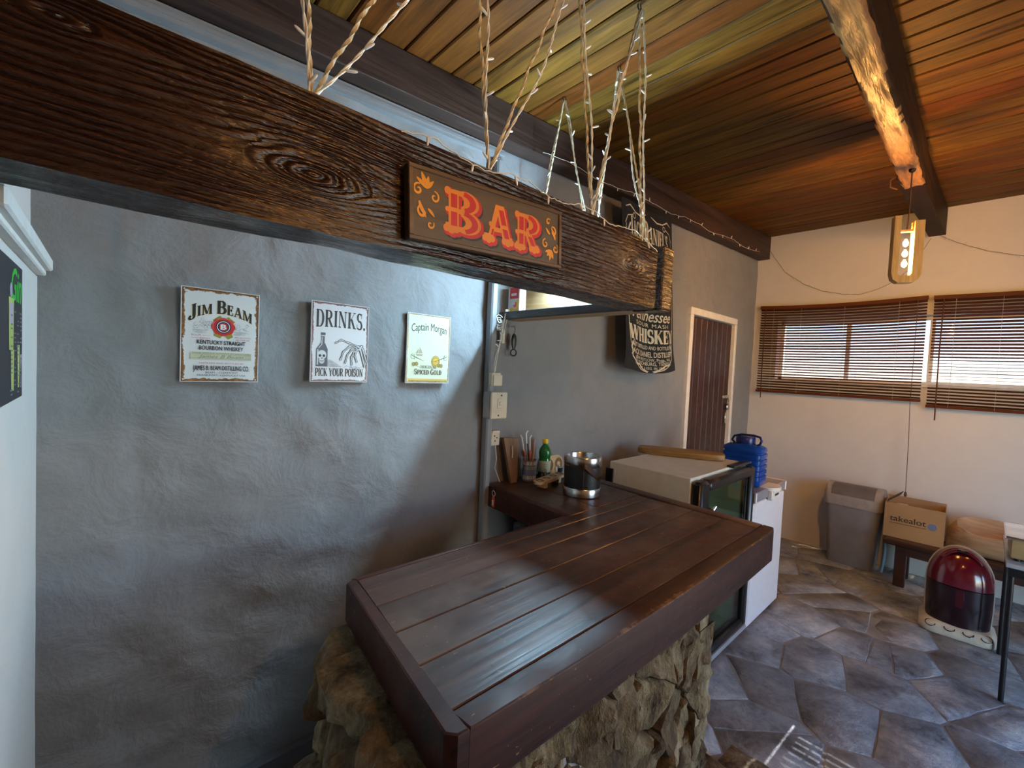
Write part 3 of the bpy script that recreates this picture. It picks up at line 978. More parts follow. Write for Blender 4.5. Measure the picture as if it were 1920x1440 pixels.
# ------------------------------------------------------------------ wall plate, rafter, big beam
def timber(name, path, hw, z0f, z1f, mat, rough=0.004, parent=None, n=40, seed=1.0, edge=0.003):
    """rough sawn timber along path [(x,y)...]; half width hw; z0f/z1f give underside and top at t"""
    rings = []
    (x0, y0), (x1, y1) = path
    L = math.hypot(x1 - x0, y1 - y0)
    tx, ty = (x1 - x0) / L, (y1 - y0) / L
    nx, ny = -ty, tx
    for i in range(n + 1):
        t = i / n
        cx, cy = x0 + (x1 - x0) * t, y0 + (y1 - y0) * t
        z0, z1 = z0f(cx), z1f(cx)
        h = z1 - z0
        sec = []
        pts = [(-hw, 0.02), (-hw + edge, 0), (0, 0), (hw - edge, 0), (hw, 0.02), (hw, 0.33), (hw, 0.66), (hw, 0.98), (hw - edge, 1), (0, 1), (-hw + edge, 1), (-hw, 0.98), (-hw, 0.66), (-hw, 0.33)]
        for k, (a, b) in enumerate(pts):
            q = rough * mnoise.noise((cx * 5 + seed, k * 1.7, cy * 5)) + rough * 0.6 * mnoise.noise((cx * 19 + seed, k * 3.1, cy * 19))
            q2 = rough * mnoise.noise((cx * 6 + seed + 9, k * 2.3, cy * 6))
            a2 = a + q
            sec.append((cx + nx * a2, cy + ny * a2, z0 + h * b + q2))
        rings.append(sec)
    return MB().loft(rings).build(name, mat, parent, 22)

plate = thing('wall_plate', 'dark timber wall plate along the top of the grey wall', 'beam', (0, 0, 0))
timber('timber', [(XL, 1.665), (XF - 0.02, 1.665)], 0.052, lambda x: 2.618 + 0.043 * x, lambda x: ceil_z(x) - 0.002, M_PLATE, 0.003, plate, 60, 2.0)
struct(plate, 'dark timber wall plate along the top of the grey wall')
del plate['category']
# pale cable trunking under the plate and down the wall
M_TRUNK = plain('grey_trunking', (0.235, 0.24, 0.25), 0.5, var=0.05)
trk = MB()
trk.add([(x, y, 2.612 + 0.043 * x + dz) for x in (XL, 1.447) for y in (D1 - 0.022, D1 + 0.012) for dz in (-0.045, -0.002)],
        [(0, 1, 3, 2), (4, 6, 7, 5), (0, 4, 5, 1), (2, 3, 7, 6), (0, 2, 6, 4), (1, 5, 7, 3)])
trk.add([(x, y, 2.612 + 0.043 * x + dz) for x in (XL, 1.447) for y in (D1 - 0.026, D1 - 0.022) for dz in (-0.030, -0.017)],
        [(0, 1, 3, 2), (4, 6, 7, 5), (0, 4, 5, 1), (2, 3, 7, 6), (0, 2, 6, 4), (1, 5, 7, 3)])
tk = trk.build('trim_2', M_TRUNK, smooth=30)
struct(tk, 'pale trunking strip under the wall plate')
vt = thing('cable_trunking', 'grey vertical cable trunking down the grey wall to the bar top', 'trunking', (1.412, D1 - 0.012, 0.0))
B(-0.019, 0.019, -0.026, 0.012, 0.04, 2.62, 0.004).build('channel', M_TRUNK, vt, 30)
B(-0.014, 0.014, -0.029, -0.024, 0.05, 2.61, 0.002).build('cover', M_TRUNK, vt, 30)

def raf_z0(x): return 2.845 - 0.06 * (XF - x)
rafter = thing('ceiling_rafter', None, None, (0, 0, 0))
struct(rafter, 'rough-hewn rafter with gnarled golden underside')
def rafter_mesh():
    rings = []
    n = 150
    xA, xB = -0.6, 3.42
    for i in range(n + 1):
        x = xA + (xB - xA) * i / n
        yl = 0.345 + 0.021 * x        # left edge
        yr = 0.268 + 0.014 * x
        z0 = raf_z0(x); z1 = ceil_z(x) - 0.002
        sec = []
        K = 9
        for k in range(K):             # gnarled underside, left to right
            s = k / (K - 1)
            g = 0.007 * fbm(x * 5, s * 2.2, 1.0, 3) + 0.005 * mnoise.noise((x * 2.5, s * 9 + 1.2 * mnoise.noise((x * 5, 0, 3)), 5))
            e = 0.006 * mnoise.noise((x * 13, k, 1.1)) if k in (0, K - 1) else 0
            sec.append((x, yl + (yr - yl) * s + e, z0 + g + (0.012 if k in (0, K - 1) else 0)))
        for b in (0.35, 0.7, 1.0):
            sec.append((x, yr + 0.003 * mnoise.noise((x * 6, b * 5, 4)), z0 + (z1 - z0) * b))
        for b in (1.0, 0.7, 0.35):
            sec.append((x, yl + 0.003 * mnoise.noise((x * 6, b * 5, 7)), z0 + (z1 - z0) * b))
        rings.append(sec)
    return MB().loft(rings)
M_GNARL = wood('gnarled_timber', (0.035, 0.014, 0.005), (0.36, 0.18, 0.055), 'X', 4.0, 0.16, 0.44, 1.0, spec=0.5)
ro = rafter_mesh()
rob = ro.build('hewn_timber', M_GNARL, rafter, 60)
# darker flanks as a second material slot on the side faces
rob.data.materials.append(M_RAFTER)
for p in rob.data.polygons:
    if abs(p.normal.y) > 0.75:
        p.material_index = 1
timber('wall_end_piece', [(3.30, 0.375), (XF - 0.005, 0.367)], 0.052, lambda x: raf_z0(x) + 0.02 * (x < 3.5), lambda x: ceil_z(x) - 0.002, M_RAFTER, 0.002, rafter, 14, 5.0)
tie = MB()
tie.tube([(3.31, 0.43, raf_z0(3.3) + 0.05), (3.30, 0.455, raf_z0(3.3) + 0.03), (3.30, 0.452, raf_z0(3.3) - 0.01), (3.305, 0.42, raf_z0(3.3) - 0.03)], 0.004, 6)
tie.build('binding_cord', M_CORD, rafter)
for yy in (-1.05, ):
    timber('second_timber', [(XL, yy), (XF - 0.005, yy)], 0.05, raf_z0, lambda x: ceil_z(x) - 0.002, M_RAFTER, 0.004,
           struct(thing('ceiling_rafter', None, None), 'dark rafter over the camera side of the room'), 40, 8.0)

# the big beam over the bar: grain flowing round two knots
def beam_material():
    m, nt, b = _new('beam_timber')
    tc = nt.nodes.new('ShaderNodeTexCoord')
    sep = nt.nodes.new('ShaderNodeSeparateXYZ')
    nt.links.new(tc.outputs['Object'], sep.inputs[0])
    X, Z = sep.outputs['X'], sep.outputs['Z']
    v = _coords(nt, (1.2, 6, 9), False)
    nz = _noise(nt, v, 2.0, 5, 0.6)
    psi = None
    fac = None
    def M_(op, a, c=0.0): return _math(nt, op, a, c)
    inside = None
    vz = M_('ADD', Z, M_('MULTIPLY', M_('SUBTRACT', nz, 0.5), 0.035))
    psi = M_('SUBTRACT', vz, 1.95)
    rings_total = None
    for (xk, zk, ex, a) in ((0.262, 1.925, 3.0, 0.036), (1.27, 1.955, 2.2, 0.030), (-0.05, 2.01, 3.0, 0.015)):
        u_ = M_('DIVIDE', M_('SUBTRACT', X, xk), ex)
        w_ = M_('SUBTRACT', vz, zk)
        r2 = M_('ADD', M_('MULTIPLY', u_, u_), M_('MULTIPLY', w_, w_))
        r2c = M_('MAXIMUM', r2, a * a)
        k = M_('DIVIDE', a * a, r2c)
        psi = M_('SUBTRACT', psi, M_('MULTIPLY', w_, k))
        r = M_('SQRT', r2)
        ring = M_('MAXIMUM', M_('SUBTRACT', a, r), 0.0)
        rings_total = ring if rings_total is None else M_('ADD', rings_total, ring)
    ph = M_('ADD', M_('MULTIPLY', psi, 560.0), M_('MULTIPLY', rings_total, 700.0))
    n2 = _noise(nt, v, 7.0, 4, 0.6)
    ph = M_('ADD', ph, M_('MULTIPLY', n2, 7.0))
    wv = M_('MULTIPLY_ADD', M_('SINE', ph), 0.5) if False else _math(nt, 'MULTIPLY_ADD', M_('SINE', ph), 0.5, 0.5)
    fine = _noise(nt, _coords(nt, (6, 40, 40), False), 3.0, 4, 0.7)
    amp = _ramp(nt, _noise(nt, _coords(nt, (1.6, 3, 5), False), 1.3, 3, 0.5), [(0.38, (0.15, 0.15, 0.15)), (0.62, (1, 1, 1))])
    near = M_('MINIMUM', M_('MULTIPLY', rings_total, 60.0), 1.0)
    wv = M_('ADD', 0.5, M_('MULTIPLY', M_('SUBTRACT', wv, 0.5), M_('MAXIMUM', amp, near)))
    h = _math(nt, 'ADD', _math(nt, 'MULTIPLY', wv, 0.75), _math(nt, 'MULTIPLY', fine, 0.5))
    col = _ramp(nt, h, [(0.15, (0.004, 0.002, 0.0015)), (0.55, (0.018, 0.0052, 0.0034)), (0.95, (0.055, 0.018, 0.008))])
    nt.links.new(col, b.inputs['Base Color'])
    nt.links.new(_math(nt, 'MULTIPLY_ADD', fine, 0.3, 0.12), b.inputs['Roughness'])
    b.inputs['Specular IOR Level'].default_value = 0.65
    _bump(nt, b, h, 0.9, 0.006)
    return m
M_BEAM = beam_material()
def beam_mesh():
    n = 110
    xA, xB = XL, 1.418
    rings = []
    for i in range(n + 1):
        x = xA + (xB - xA) * i / n
        z0 = 1.822 + 0.004 * x; z1 = 2.058 + 0.006 * x
        if x > 1.15:                                  # ragged sloping end of the top
            z1 -= 0.026 * ((x - 1.15) / 0.27) ** 1.2
        sec = []
        for k in range(26):
            s = k / 26 * 4
            side = int(s); f = s - side
            y0, y1 = 0.815, 0.935
            c = [(y0, z0), (y1, z0), (y1, z1), (y0, z1), (y0, z0)]
            y = c[side][0] + (c[side + 1][0] - c[side][0]) * f
            z = c[side][1] + (c[side + 1][1] - c[side][1]) * f
            y += 0.0035 * fbm(x * 4, k * 0.9, 3.3, 3)
            z += 0.0045 * fbm(x * 4, k * 0.9, 8.3, 3)
            sec.append((x, y, z))
        rings.append(sec)
    return MB().loft(rings)
beam = thing('timber_beam', 'heavy dark carved-grain beam hanging over the bar with the red letter sign', 'beam', (0, 0, 0))
beam_mesh().build('timber', M_BEAM, beam, 50)

# shelf joined to the beam's end, running back to the wall
shelf = thing('hanging_shelf', 'narrow shelf with dark front rail between beam end and grey wall', 'shelf', (1.49, 0.83, 1.84))
B(-0.022, 0.0, 0.11, 0.885, 0.0, 0.037, 0.003).build('front_rail', M_DARKSHELF, shelf, 30)
B(0.0, 0.125, 0.115, 0.885, 0.004, 0.020, 0.002).build('shelf_board', M_SHELFWOOD, shelf, 30)
B(0.105, 0.127, 0.125, 0.885, 0.020, 0.285, 0.003).build('back_board', M_SHELFWOOD, shelf, 30)
ep = B(-0.022, 0.052, -0.012, 0.11, -0.008, 0.222, 0.005).build('end_post', M_BEAM, shelf, 30)
ep.location = (0, 0, 0)

# cool LED tube on the shelf's back board, hidden from here by the beam
ledt = thing('led_batten', 'cool white LED tube fixed along the shelf back board', 'lamp', (1.578, 0.985, 2.035))
B(0.0035, 0.0165, -0.02, 0.50, -0.018, 0.018, 0.003).build('batten', M_WHTPLASTIC, ledt, 30)
MB().tube([(-0.009, 0.0, 0), (-0.009, 0.48, 0)], 0.0105, 14).build('tube', glow('led_glow', (0.46, 0.76, 1.0), LED_POWER), ledt, 60)
MB().box(-0.022, 0.004, -0.018, -0.0005, -0.014, 0.014, 0.003).build('tube_holder', M_WHTPLASTIC, ledt, 30)
MB().box(-0.022, 0.004, 0.4805, 0.498, -0.014, 0.014, 0.003).build('tube_holder', M_WHTPLASTIC, ledt, 30)

# ------------------------------------------------------------------ warm pendant lamps
M_LFRAME = wood('lamp_wood', (0.50, 0.26, 0.07), (0.85, 0.55, 0.20), 'Z', 4.0, 0.08, 0.5, 0.3)
def pendant(x, y, ztop, zhang, label, rot, power=1.0):
    t = thing('pendant_lamp', label, 'lamp', (x, y, ztop - 0.36), rot, 'warm wooden pendant lamps')
    # slotted slab: two cheeks and a rounded foot
    o = []
    W, Hh = 0.062, 0.345
    out = [(-W, Hh - 0.03), (-W, 0.045), (-W + 0.012, 0.016), (-W + 0.03, 0.0), (W - 0.03, 0.0), (W - 0.008, 0.018), (W, 0.05), (W, Hh), (W - 0.028, Hh), (W - 0.028, 0.06), (W - 0.036, 0.042), (-W + 0.048, 0.036), (-W + 0.040, 0.05), (-W + 0.040, Hh - 0.03)]
    rnd = random.Random(9)
    pts = []
    for i in range(len(out)):
        a = out[i]; b = out[(i + 1) % len(out)]
        k = max(1, int(math.hypot(b[0] - a[0], b[1] - a[1]) / 0.03))
        for q in range(k):
            f = q / k
            j = 0.0012 if q else 0
            pts.append((a[0] + (b[0] - a[0]) * f + rnd.uniform(-j, j), a[1] + (b[1] - a[1]) * f + rnd.uniform(-j, j)))
    # concave outline: stitch outer and inner runs as quads
    mb = MB()
    def slabpoly(poly):
        mb.prism(poly, lambda u, v: (-0.024, u, v), lambda u, v: (0.024, u, v))
    slabpoly([(-W, Hh - 0.03), (-W, 0.045), (-W + 0.040, 0.045), (-W + 0.040, Hh - 0.03)])
    slabpoly([(W - 0.028, Hh), (W - 0.028, 0.045), (W, 0.05), (W, Hh)])
    slabpoly([(-W, 0.045), (-W + 0.012, 0.016), (-W + 0.03, 0.0), (W - 0.03, 0.0), (W - 0.008, 0.018), (W, 0.05), (W - 0.028, 0.045), (W - 0.036, 0.036), (-W + 0.048, 0.036), (-W + 0.040, 0.045)])
    mb.build('lamp_frame', M_LFRAME, t, 30)
    B(-0.008, 0.008, -W + 0.038, W - 0.026, 0.262, 0.276, 0.002).build('cross_bar', M_LFRAME, t, 30)
    for k in range(3):
        z = 0.098 + 0.053 * k
        bb = MB().lathe([(0.003, -0.015), (0.009, -0.010), (0.0115, 0.0), (0.010, 0.009), (0.005, 0.016), (0.0045, 0.022)], (0, 0.004, z), 16)
        bb.build('bulb', glow('warm_glow_%d' % int(power * 100), (1.0, 0.47, 0.11), PENDANT_POWER * power), t, 80)
    MB().tube([(0, 0.004, 0.262), (0, 0.0, 0.34), (0, 0.0, zhang - (ztop - 0.36))], 0.003, 8).build('cord', M_CORD, t)
    MB().lathe([(0.004, 0.0), (0.014, 0.008), (0.016, 0.02)], (0, 0, zhang - (ztop - 0.36) - 0.022), 12).build('ceiling_cup', M_IRON, t)
    return t
pendant(3.05, 0.335, 2.49, raf_z0(3.05) - 0.008, 'glowing wooden pendant lamp with three warm bulbs hung from the rafter', math.radians(24))
pendant(0.70, -0.62, 2.73, ceil_z(0.72) - 0.002, 'wooden pendant lamp with warm bulbs hanging behind the viewer', math.radians(60), 0.7)
pendant(3.30, -0.66, 2.76, ceil_z(3.30) - 0.002, 'wooden pendant lamp with warm bulbs hanging over the doorway side', math.radians(60), 0.9)
# ------------------------------------------------------------------ bar: stone base
def stone_face(parent, u0, u1, z0, z1, step, fn, rnd, bulge=(0.018, 0.05)):
    """field stones on one face; fn(u, z, out) gives the point at distance out from the face"""
    for poly in voronoi(u0, u1, z0, z1, step, 0.45, rnd, 0.003, 0.8):
        ring = resample(poly, 0.030, 0.006, rnd)
        cu = sum(p[0] for p in ring) / len(ring); cz = sum(p[1] for p in ring) / len(ring)
        d = rnd.uniform(*bulge)
        tu, tz = rnd.uniform(-0.35, 0.35), rnd.uniform(-0.3, 0.3)
        rings = []
        sd = rnd.uniform(0, 50)
        for (s, k) in ((1.0, -0.09), (1.0, 0.25 * d), (0.955, 0.72 * d), (0.78, 0.98 * d), (0.52, 1.0 * d), (0.22, 1.02 * d)):
            q = []
            for (u, z) in ring:
                uu = cu + (u - cu) * s; zz_ = cz + (z - cz) * s
                o = k
                if k > 0:
                    o += (tu * (uu - cu) + tz * (zz_ - cz)) * (0.4 + 0.6 * k / d) + 0.026 * fbm(uu * 19 + sd, zz_ * 11, sd, 4) * (0.3 + 0.7 * k / d)
                    uu += 0.010 * mnoise.noise((uu * 20, zz_ * 20, sd)); zz_ += 0.010 * mnoise.noise((uu * 20, zz_ * 20, sd + 9))
                q.append(Vector(fn(uu, zz_, max(o, -0.09))))
            rings.append(q)
        c = Vector(fn(cu, cz, 0))
        MB().loft([[p - c for p in r] for r in rings]).build('stone', M_STONE, parent, 28, loc=c)

BX0, BX1, BY0, BY1, BZ = 0.425, 1.53, 0.615, 1.11, 0.892
base = thing('stone_bar_base', 'rough field-stone base carrying the dark wooden bar top', 'bar base', (0, 0, 0))
B(BX0 + 0.05, BX1 - 0.01, BY0 + 0.01, BY1 - 0.01, 0, BZ).build('mortar_core', M_MORTAR, base, 0)
rs = random.Random(5)
def lx(z): return BX0 - 0.012 * math.sin(math.pi * z / BZ)
stone_face(base, BY0 - 0.02, BY1 + 0.02, 0.0, BZ, 0.155, lambda u, z, o: (lx(z) - o + 0.11 * (u - BY1), u, z), rs, (0.015, 0.04))
stone_face(base, BX0 - 0.05, BX1 + 0.01, 0.0, BZ, 0.165, lambda u, z, o: (u, BY0 - o, z), rs, (0.012, 0.034))
stone_face(base, BY0 - 0.02, BY1 + 0.02, 0.0, BZ, 0.165, lambda u, z, o: (BX1 + o, u, z), rs, (0.01, 0.03))
stone_face(base, BX0, BX1, 0.0, BZ, 0.165, lambda u, z, o: (u, BY1 + o, z), rs, (0.008, 0.02))
# kerb stones at the foot, with a dark bottle end set into them
for (x0, x1, y0, y1, z1) in ((1.565, 1.72, 0.50, 0.665, 0.16), (1.725, 1.92, 0.46, 0.64, 0.095), (1.40, 1.56, 0.48, 0.60, 0.10)):
    rings = []
    ring = resample([(x0, y0), (x1, y0), (x1, y1), (x0, y1)], 0.05, 0.010, rs)
    cx, cy = (x0 + x1) / 2, (y0 + y1) / 2
    for s, z in ((1.0, 0.0), (1.02, z1 * 0.5), (0.95, z1 * 0.88), (0.6, z1)):
        rings.append([(cx + (x - cx) * s, cy + (y - cy) * s, z + 0.012 * mnoise.noise((x * 12, y * 12, z * 9))) for x, y in ring])
    MB().loft(rings).build('kerb_stone', M_STONE, base, 60)
MB().lathe([(0.034, -0.05), (0.036, 0.0), (0.033, 0.008), (0.018, 0.002)], (0, 0, 0), 20).moved(Matrix.Translation((1.70, 0.503, 0.105)) @ Matrix.Rotation(math.radians(75), 4, 'X')).build('bottle_end', plain('dark_glass', (0.006, 0.006, 0.007), 0.08, bump=0), base)
pier = thing('stone_pier', 'grey stone pier under the short arm of the bar top', 'bar base', (0, 0, 0))
B(1.66, 1.98, 1.20, 1.70, 0, BZ).build('mortar_core', M_MORTAR, pier, 0)
M_STONE2 = rock('grey_stone', [(0.25, (0.03, 0.03, 0.028)), (0.5, (0.13, 0.125, 0.11)), (0.75, (0.32, 0.31, 0.28))], 6, 0.8, 1.0, 0.03)
_ms = M_STONE; M_STONE = M_STONE2
stone_face(pier, 1.20, 1.70, 0.0, BZ, 0.15, lambda u, z, o: (1.66 - o, u, z), rs, (0.01, 0.035))
stone_face(pier, 1.20, 1.70, 0.0, BZ, 0.17, lambda u, z, o: (1.98 + o, u, z), rs, (0.006, 0.02))
M_STONE = _ms

# ------------------------------------------------------------------ bar: wooden top
top = thing('bar_counter', 'dark varnished plank bar top in an L shape on the stone base', 'counter', (0, 0, 0))
ZT = 1.0
# main arm: planks along x between the front edge and the inner edge
ybands = [0.585, 0.668, 0.770, 0.872, 0.975, 1.078, 1.118]
ybands = [0.600, 0.735, 0.862, 0.985, 1.082, 1.140]
def left_x(y):     # skewed left end of the top
    return 0.405 + (y - 0.552) / (1.152 - 0.552) * 0.076
def plank_poly(poly, z0, z1, b=0.003):
    cx = sum(p[0] for p in poly) / len(poly); cy = sum(p[1] for p in poly) / len(poly)
    def shr(k): 
        out = []
        for (x, y) in poly:
            l = math.hypot(x - cx, y - cy)
            dx = k if x < cx else -k; dy = k if y < cy else -k
            out.append((x + dx, y + dy))
        return out
    p0 = poly; p1 = shr(b)
    return MB().loft([[(x, y, z0) for x, y in p0], [(x, y, z1 - b) for x, y in p0], [(x, y, z1) for x, y in p1]])
capw = 0.030
rt = random.Random(4)
XJ = 1.93
for i in range(len(ybands) - 1):
    y0, y1 = ybands[i] + 0.0012, ybands[i + 1] - 0.0012
    xe = XJ - 0.0 if i > 0 else XJ
    # slightly curved sawn edge gaps
    poly = [(left_x(y0) + capw + 0.001, y0), (xe, y0), (xe, y1), (left_x(y1) + capw + 0.001, y1)]
    plank_poly(poly, ZT - 0.035, ZT + rt.uniform(-0.0012, 0.0008), 0.0022).build('plank', M_COUNTER, top, 30)
# skewed end cap with rounded outer corner, front edge, back edge
cap = [(left_x(0.552) + 0.018, 0.548), (left_x(0.56) + capw + 0.012, 0.548), (left_x(0.60) + capw, 0.60), (left_x(1.14) + capw, 1.14), (left_x(1.152) + 0.02, 1.152), (left_x(1.14), 1.140), (left_x(0.566), 0.566)]
def prism_b(poly, z0, z1, b):
    n = len(poly)
    cx = sum(p[0] for p in poly) / n; cy = sum(p[1] for p in poly) / n
    def ins(k):
        out = []
        for i in range(n):
            a = poly[i - 1]; p = poly[i]; c = poly[(i + 1) % n]
            d1 = Vector((p[0] - a[0], p[1] - a[1])).normalized(); d2 = Vector((c[0] - p[0], c[1] - p[1])).normalized()
            nrm = Vector((-(d1.y + d2.y), d1.x + d2.x))
            if nrm.length > 1e-6: nrm.normalize()
            if (cx - p[0]) * nrm.x + (cy - p[1]) * nrm.y < 0: nrm = -nrm
            out.append((p[0] + nrm.x * k, p[1] + nrm.y * k))
        return out
    return MB().loft([[(x, y, z0 + b) for x, y in poly], [(x, y, z1 - b) for x, y in poly], [(x, y, z1 - b * 0.3) for x, y in ins(b * 0.3)], [(x, y, z1) for x, y in ins(b)]], True, True)
prism_b(cap, 0.892, ZT + 0.001, 0.006).build('end_cap', M_FASCIA, top, 25)
# front fascia in several lengths of slight bow
fy = [(0.4475, 0.5475), (0.75, 0.540), (1.16, 0.536), (1.58, 0.540), (1.96, 0.548), (1.998, 0.560)]
outer = fy
inner = [(1.998, 0.5988), (0.4425, 0.5988)]
prism_b(outer + inner, 0.872, ZT, 0.005).build('front_edge', M_FASCIA, top, 25)
# far end board (along y) over to the wall
prism_b([(XJ + 0.002, 0.602), (2.000, 0.602), (2.052, 1.712), (1.975, 1.712)], 0.885, ZT, 0.006).build('end_board', M_COUNTERY, top, 40)
# short arm: planks along y between inner corner and wall
xs = [1.425, 1.60, 1.775, 1.94]
for i in range(3):
    x0, x1 = xs[i] + 0.001, xs[i + 1] - 0.001
    ya = 1.142
    sl = 0.05
    poly = [(x0 - (0.004 if i else 0.0), ya), (x1, ya), (x1 + (0.035 if i == 2 else 0.02), 1.712), (x0 + 0.02, 1.712)]
    plank_poly(poly, ZT - 0.035, ZT + rt.uniform(-0.001, 0.0005), 0.0022).build('plank', M_COUNTERY, top, 30)
prism_b([(1.385, 1.142), (1.424, 1.142), (1.444, 1.712), (1.424, 1.712)], 0.892, ZT, 0.005).build('inner_edge', M_FASCIA, top, 40)
prism_b([(left_x(1.15) + capw, 1.1405), (1.424, 1.1405), (1.40, 1.156), (left_x(1.15) + 0.02, 1.156)], 0.892, ZT, 0.004).build('back_edge', M_FASCIA, top, 40)

# ------------------------------------------------------------------ things on the bar
# steel ice bucket in black leather
ib = thing('ice_bucket', 'steel ice bucket with black leather band and swing handle', 'ice bucket', (1.705, 1.315, ZT + 0.001))
MB().lathe([(0.086, 0.0), (0.091, 0.004), (0.0915, 0.036), (0.0885, 0.042)], (0, 0, 0), 48).build('base_band', M_STEEL, ib)
MB().lathe([(0.088, 0.038), (0.0885, 0.148)], (0, 0, 0), 48).build('leather_band', plain('black_leather', (0.010, 0.009, 0.010), 0.42, bump=0.3, scale=30), ib)
B(-0.0025, 0.0025, -0.0897, -0.087, 0.043, 0.146, 0.0008).moved(Matrix.Rotation(math.radians(-48), 4, 'Z')).build('stitching', plain('stitch', (0.03, 0.03, 0.03), 0.7), ib)
MB().lathe([(0.0885, 0.144), (0.0925, 0.149), (0.093, 0.186), (0.0905, 0.191), (0.080, 0.191), (0.0775, 0.187), (0.077, 0.060), (0.02, 0.056)], (0, 0, 0), 48, cap0=False).build('top_band', M_STEEL, ib)
ha = math.radians(-38)
hd = MB()
hpts = []
for i in range(17):
    a = math.pi * i / 16
    hpts.append((0.100 * math.cos(a), 0.118 * math.sin(a)))
rings = []
for (u, v) in hpts:      # swung down to the right; lies in a plane tilted about the rivet axis
    p = Vector((u, 0, 0)) + Vector((0, -0.74, -0.67)).normalized() * v
    nrm = Vector((u, -0.74 * v, -0.67 * v)).normalized()
    side = Vector((0, 0.67, -0.74)) * 1.3
    rings.append([p + side * 0.009 - nrm * 0.001, p + side * 0.009 + nrm * 0.0015, p - side * 0.009 + nrm * 0.0015, p - side * 0.009 - nrm * 0.001])
hd.loft(rings)
hM = Matrix.Translation((0, 0, 0.158)) @ Matrix.Rotation(math.radians(47), 4, 'Z')
hd.moved(hM).build('handle', M_STEEL, ib)
for s in (-1, 1):
    q = hM @ Vector((s * 0.094, 0, 0))
    q2 = hM @ Vector((s * 0.106, 0, 0))
    MB().cyl(q, q2, 0.007, 0.006, 14).build('rivet', M_STEEL, ib)

# patterned tin holding straws and stirrers
tin = thing('straw_tin', 'small tin patterned with pale squares full of straws', 'tin', (1.675, 1.648, ZT + 0.001))
MB().lathe([(0.036, 0.0), (0.0375, 0.002), (0.0375, 0.108), (0.0385, 0.110), (0.0355, 0.110), (0.0350, 0.01)], (0, 0, 0), 32).build('tin_body', plain('tin_print', (0.17, 0.19, 0.26), 0.35), tin)
M_SQ = [plain('square_white', (0.72, 0.74, 0.70), 0.4), plain('square_green', (0.36, 0.50, 0.34), 0.4), plain('square_blue', (0.16, 0.22, 0.48), 0.4)]
for k in range(3):
    mb = MB()
    for r in range(4):
        for c in range(14):
            if (r * 5 + c * 3) % 3 != k:
                continue
            a = 2 * math.pi * (c + 0.25 * (r % 2)) / 14
            z0 = 0.010 + r * 0.025
            vs = []
            for (da, dz) in ((-0.17, 0), (0.17, 0), (0.17, 0.019), (-0.17, 0.019)):
                vs.append((0.03785 * math.cos(a + da), 0.03785 * math.sin(a + da), z0 + dz))
            mb.add(vs, [(0, 1, 2, 3)])
    mb.build('printed_squares', M_SQ[k], tin, 0)
straws = [  # base offset, top offset, length, radius, material colour, label
    ((-0.010, 0.0), (-0.050, 0.012), 0.225, 0.0045, (0.75, 0.74, 0.70), 'white bendy paper straw leaning left in the patterned tin'),
    ((-0.002, 0.004), (-0.012, 0.02), 0.240, 0.0048, (0.78, 0.77, 0.73), 'tall white straw standing upright in the patterned tin'),
    ((0.004, -0.004), (0.012, 0.018), 0.215, 0.0045, (0.76, 0.75, 0.70), 'white straw with torn paper end in the patterned tin'),
    ((0.012, 0.006), (0.052, 0.02), 0.205, 0.004, (0.55, 0.25, 0.27), 'pink straw leaning right in the patterned tin'),
    ((0.008, -0.006), (0.040, 0.004), 0.175, 0.0035, (0.55, 0.30, 0.14), 'thin tan stirrer in the patterned tin'),
    ((0.0, -0.012), (-0.032, -0.006), 0.190, 0.003, (0.02, 0.02, 0.022), 'thin black stirrer in the patterned tin'),
    ((-0.012, -0.010), (-0.070, 0.0), 0.165, 0.0035, (0.40, 0.09, 0.03), 'long brown spoon leaning far left in the patterned tin'),
    ((0.0, -0.014), (-0.002, 0.0), 0.150, 0.0035, (0.42, 0.11, 0.04), 'short orange-brown spoon in the patterned tin'),
]
for i, (a, b, ln, r, c, lab) in enumerate(straws):
    t = thing('drinking_straw' if 'straw' in lab else ('stirrer' if 'stirrer' in lab else 'wooden_spoon'), lab, 'straw' if 'straw' in lab else ('stirrer' if 'stirrer' in lab else 'spoon'), (1.675, 1.648, ZT + 0.012), 0, 'straws and stirrers in the patterned tin')
    mt = plain('straw_%d' % i, c, 0.5)
    p0 = Vector((a[0], a[1], 0)); dv = (Vector((b[0], b[1], 0.2)) - p0).normalized()
    p1 = p0 + dv * ln
    if 'spoon' in lab:
        MB().tube([p0, p0 + dv * ln * 0.72], r, 8).build('shaft', mt, t)
        q = p0 + dv * (ln * 0.86)
        bowl = MB().lathe([(0.002, -0.022), (0.011, -0.014), (0.0145, 0.0), (0.011, 0.014), (0.003, 0.022)], (0, 0, 0), 14, sy=0.3)
        bowl.moved(Matrix.Translation(q) @ dv.to_track_quat('Z', 'Y').to_matrix().to_4x4()).build('bowl', mt, t)
    else:
        MB().tube([p0, p0 + dv * ln * 0.7, p1], r, 10).build('shaft', mt, t)
        if 'bendy' in lab or 'torn' in lab or 'upright' in lab:
            sg = -1 if 'bendy' in lab else 1
            MB().tube([p1 - dv * 0.004, p1 + Vector((0.006 * sg, 0, 0.006)), p1 + Vector((0.012 * sg, -0.003, 0.012))], r * 0.95, 8).build('bent_tip', mt, t)

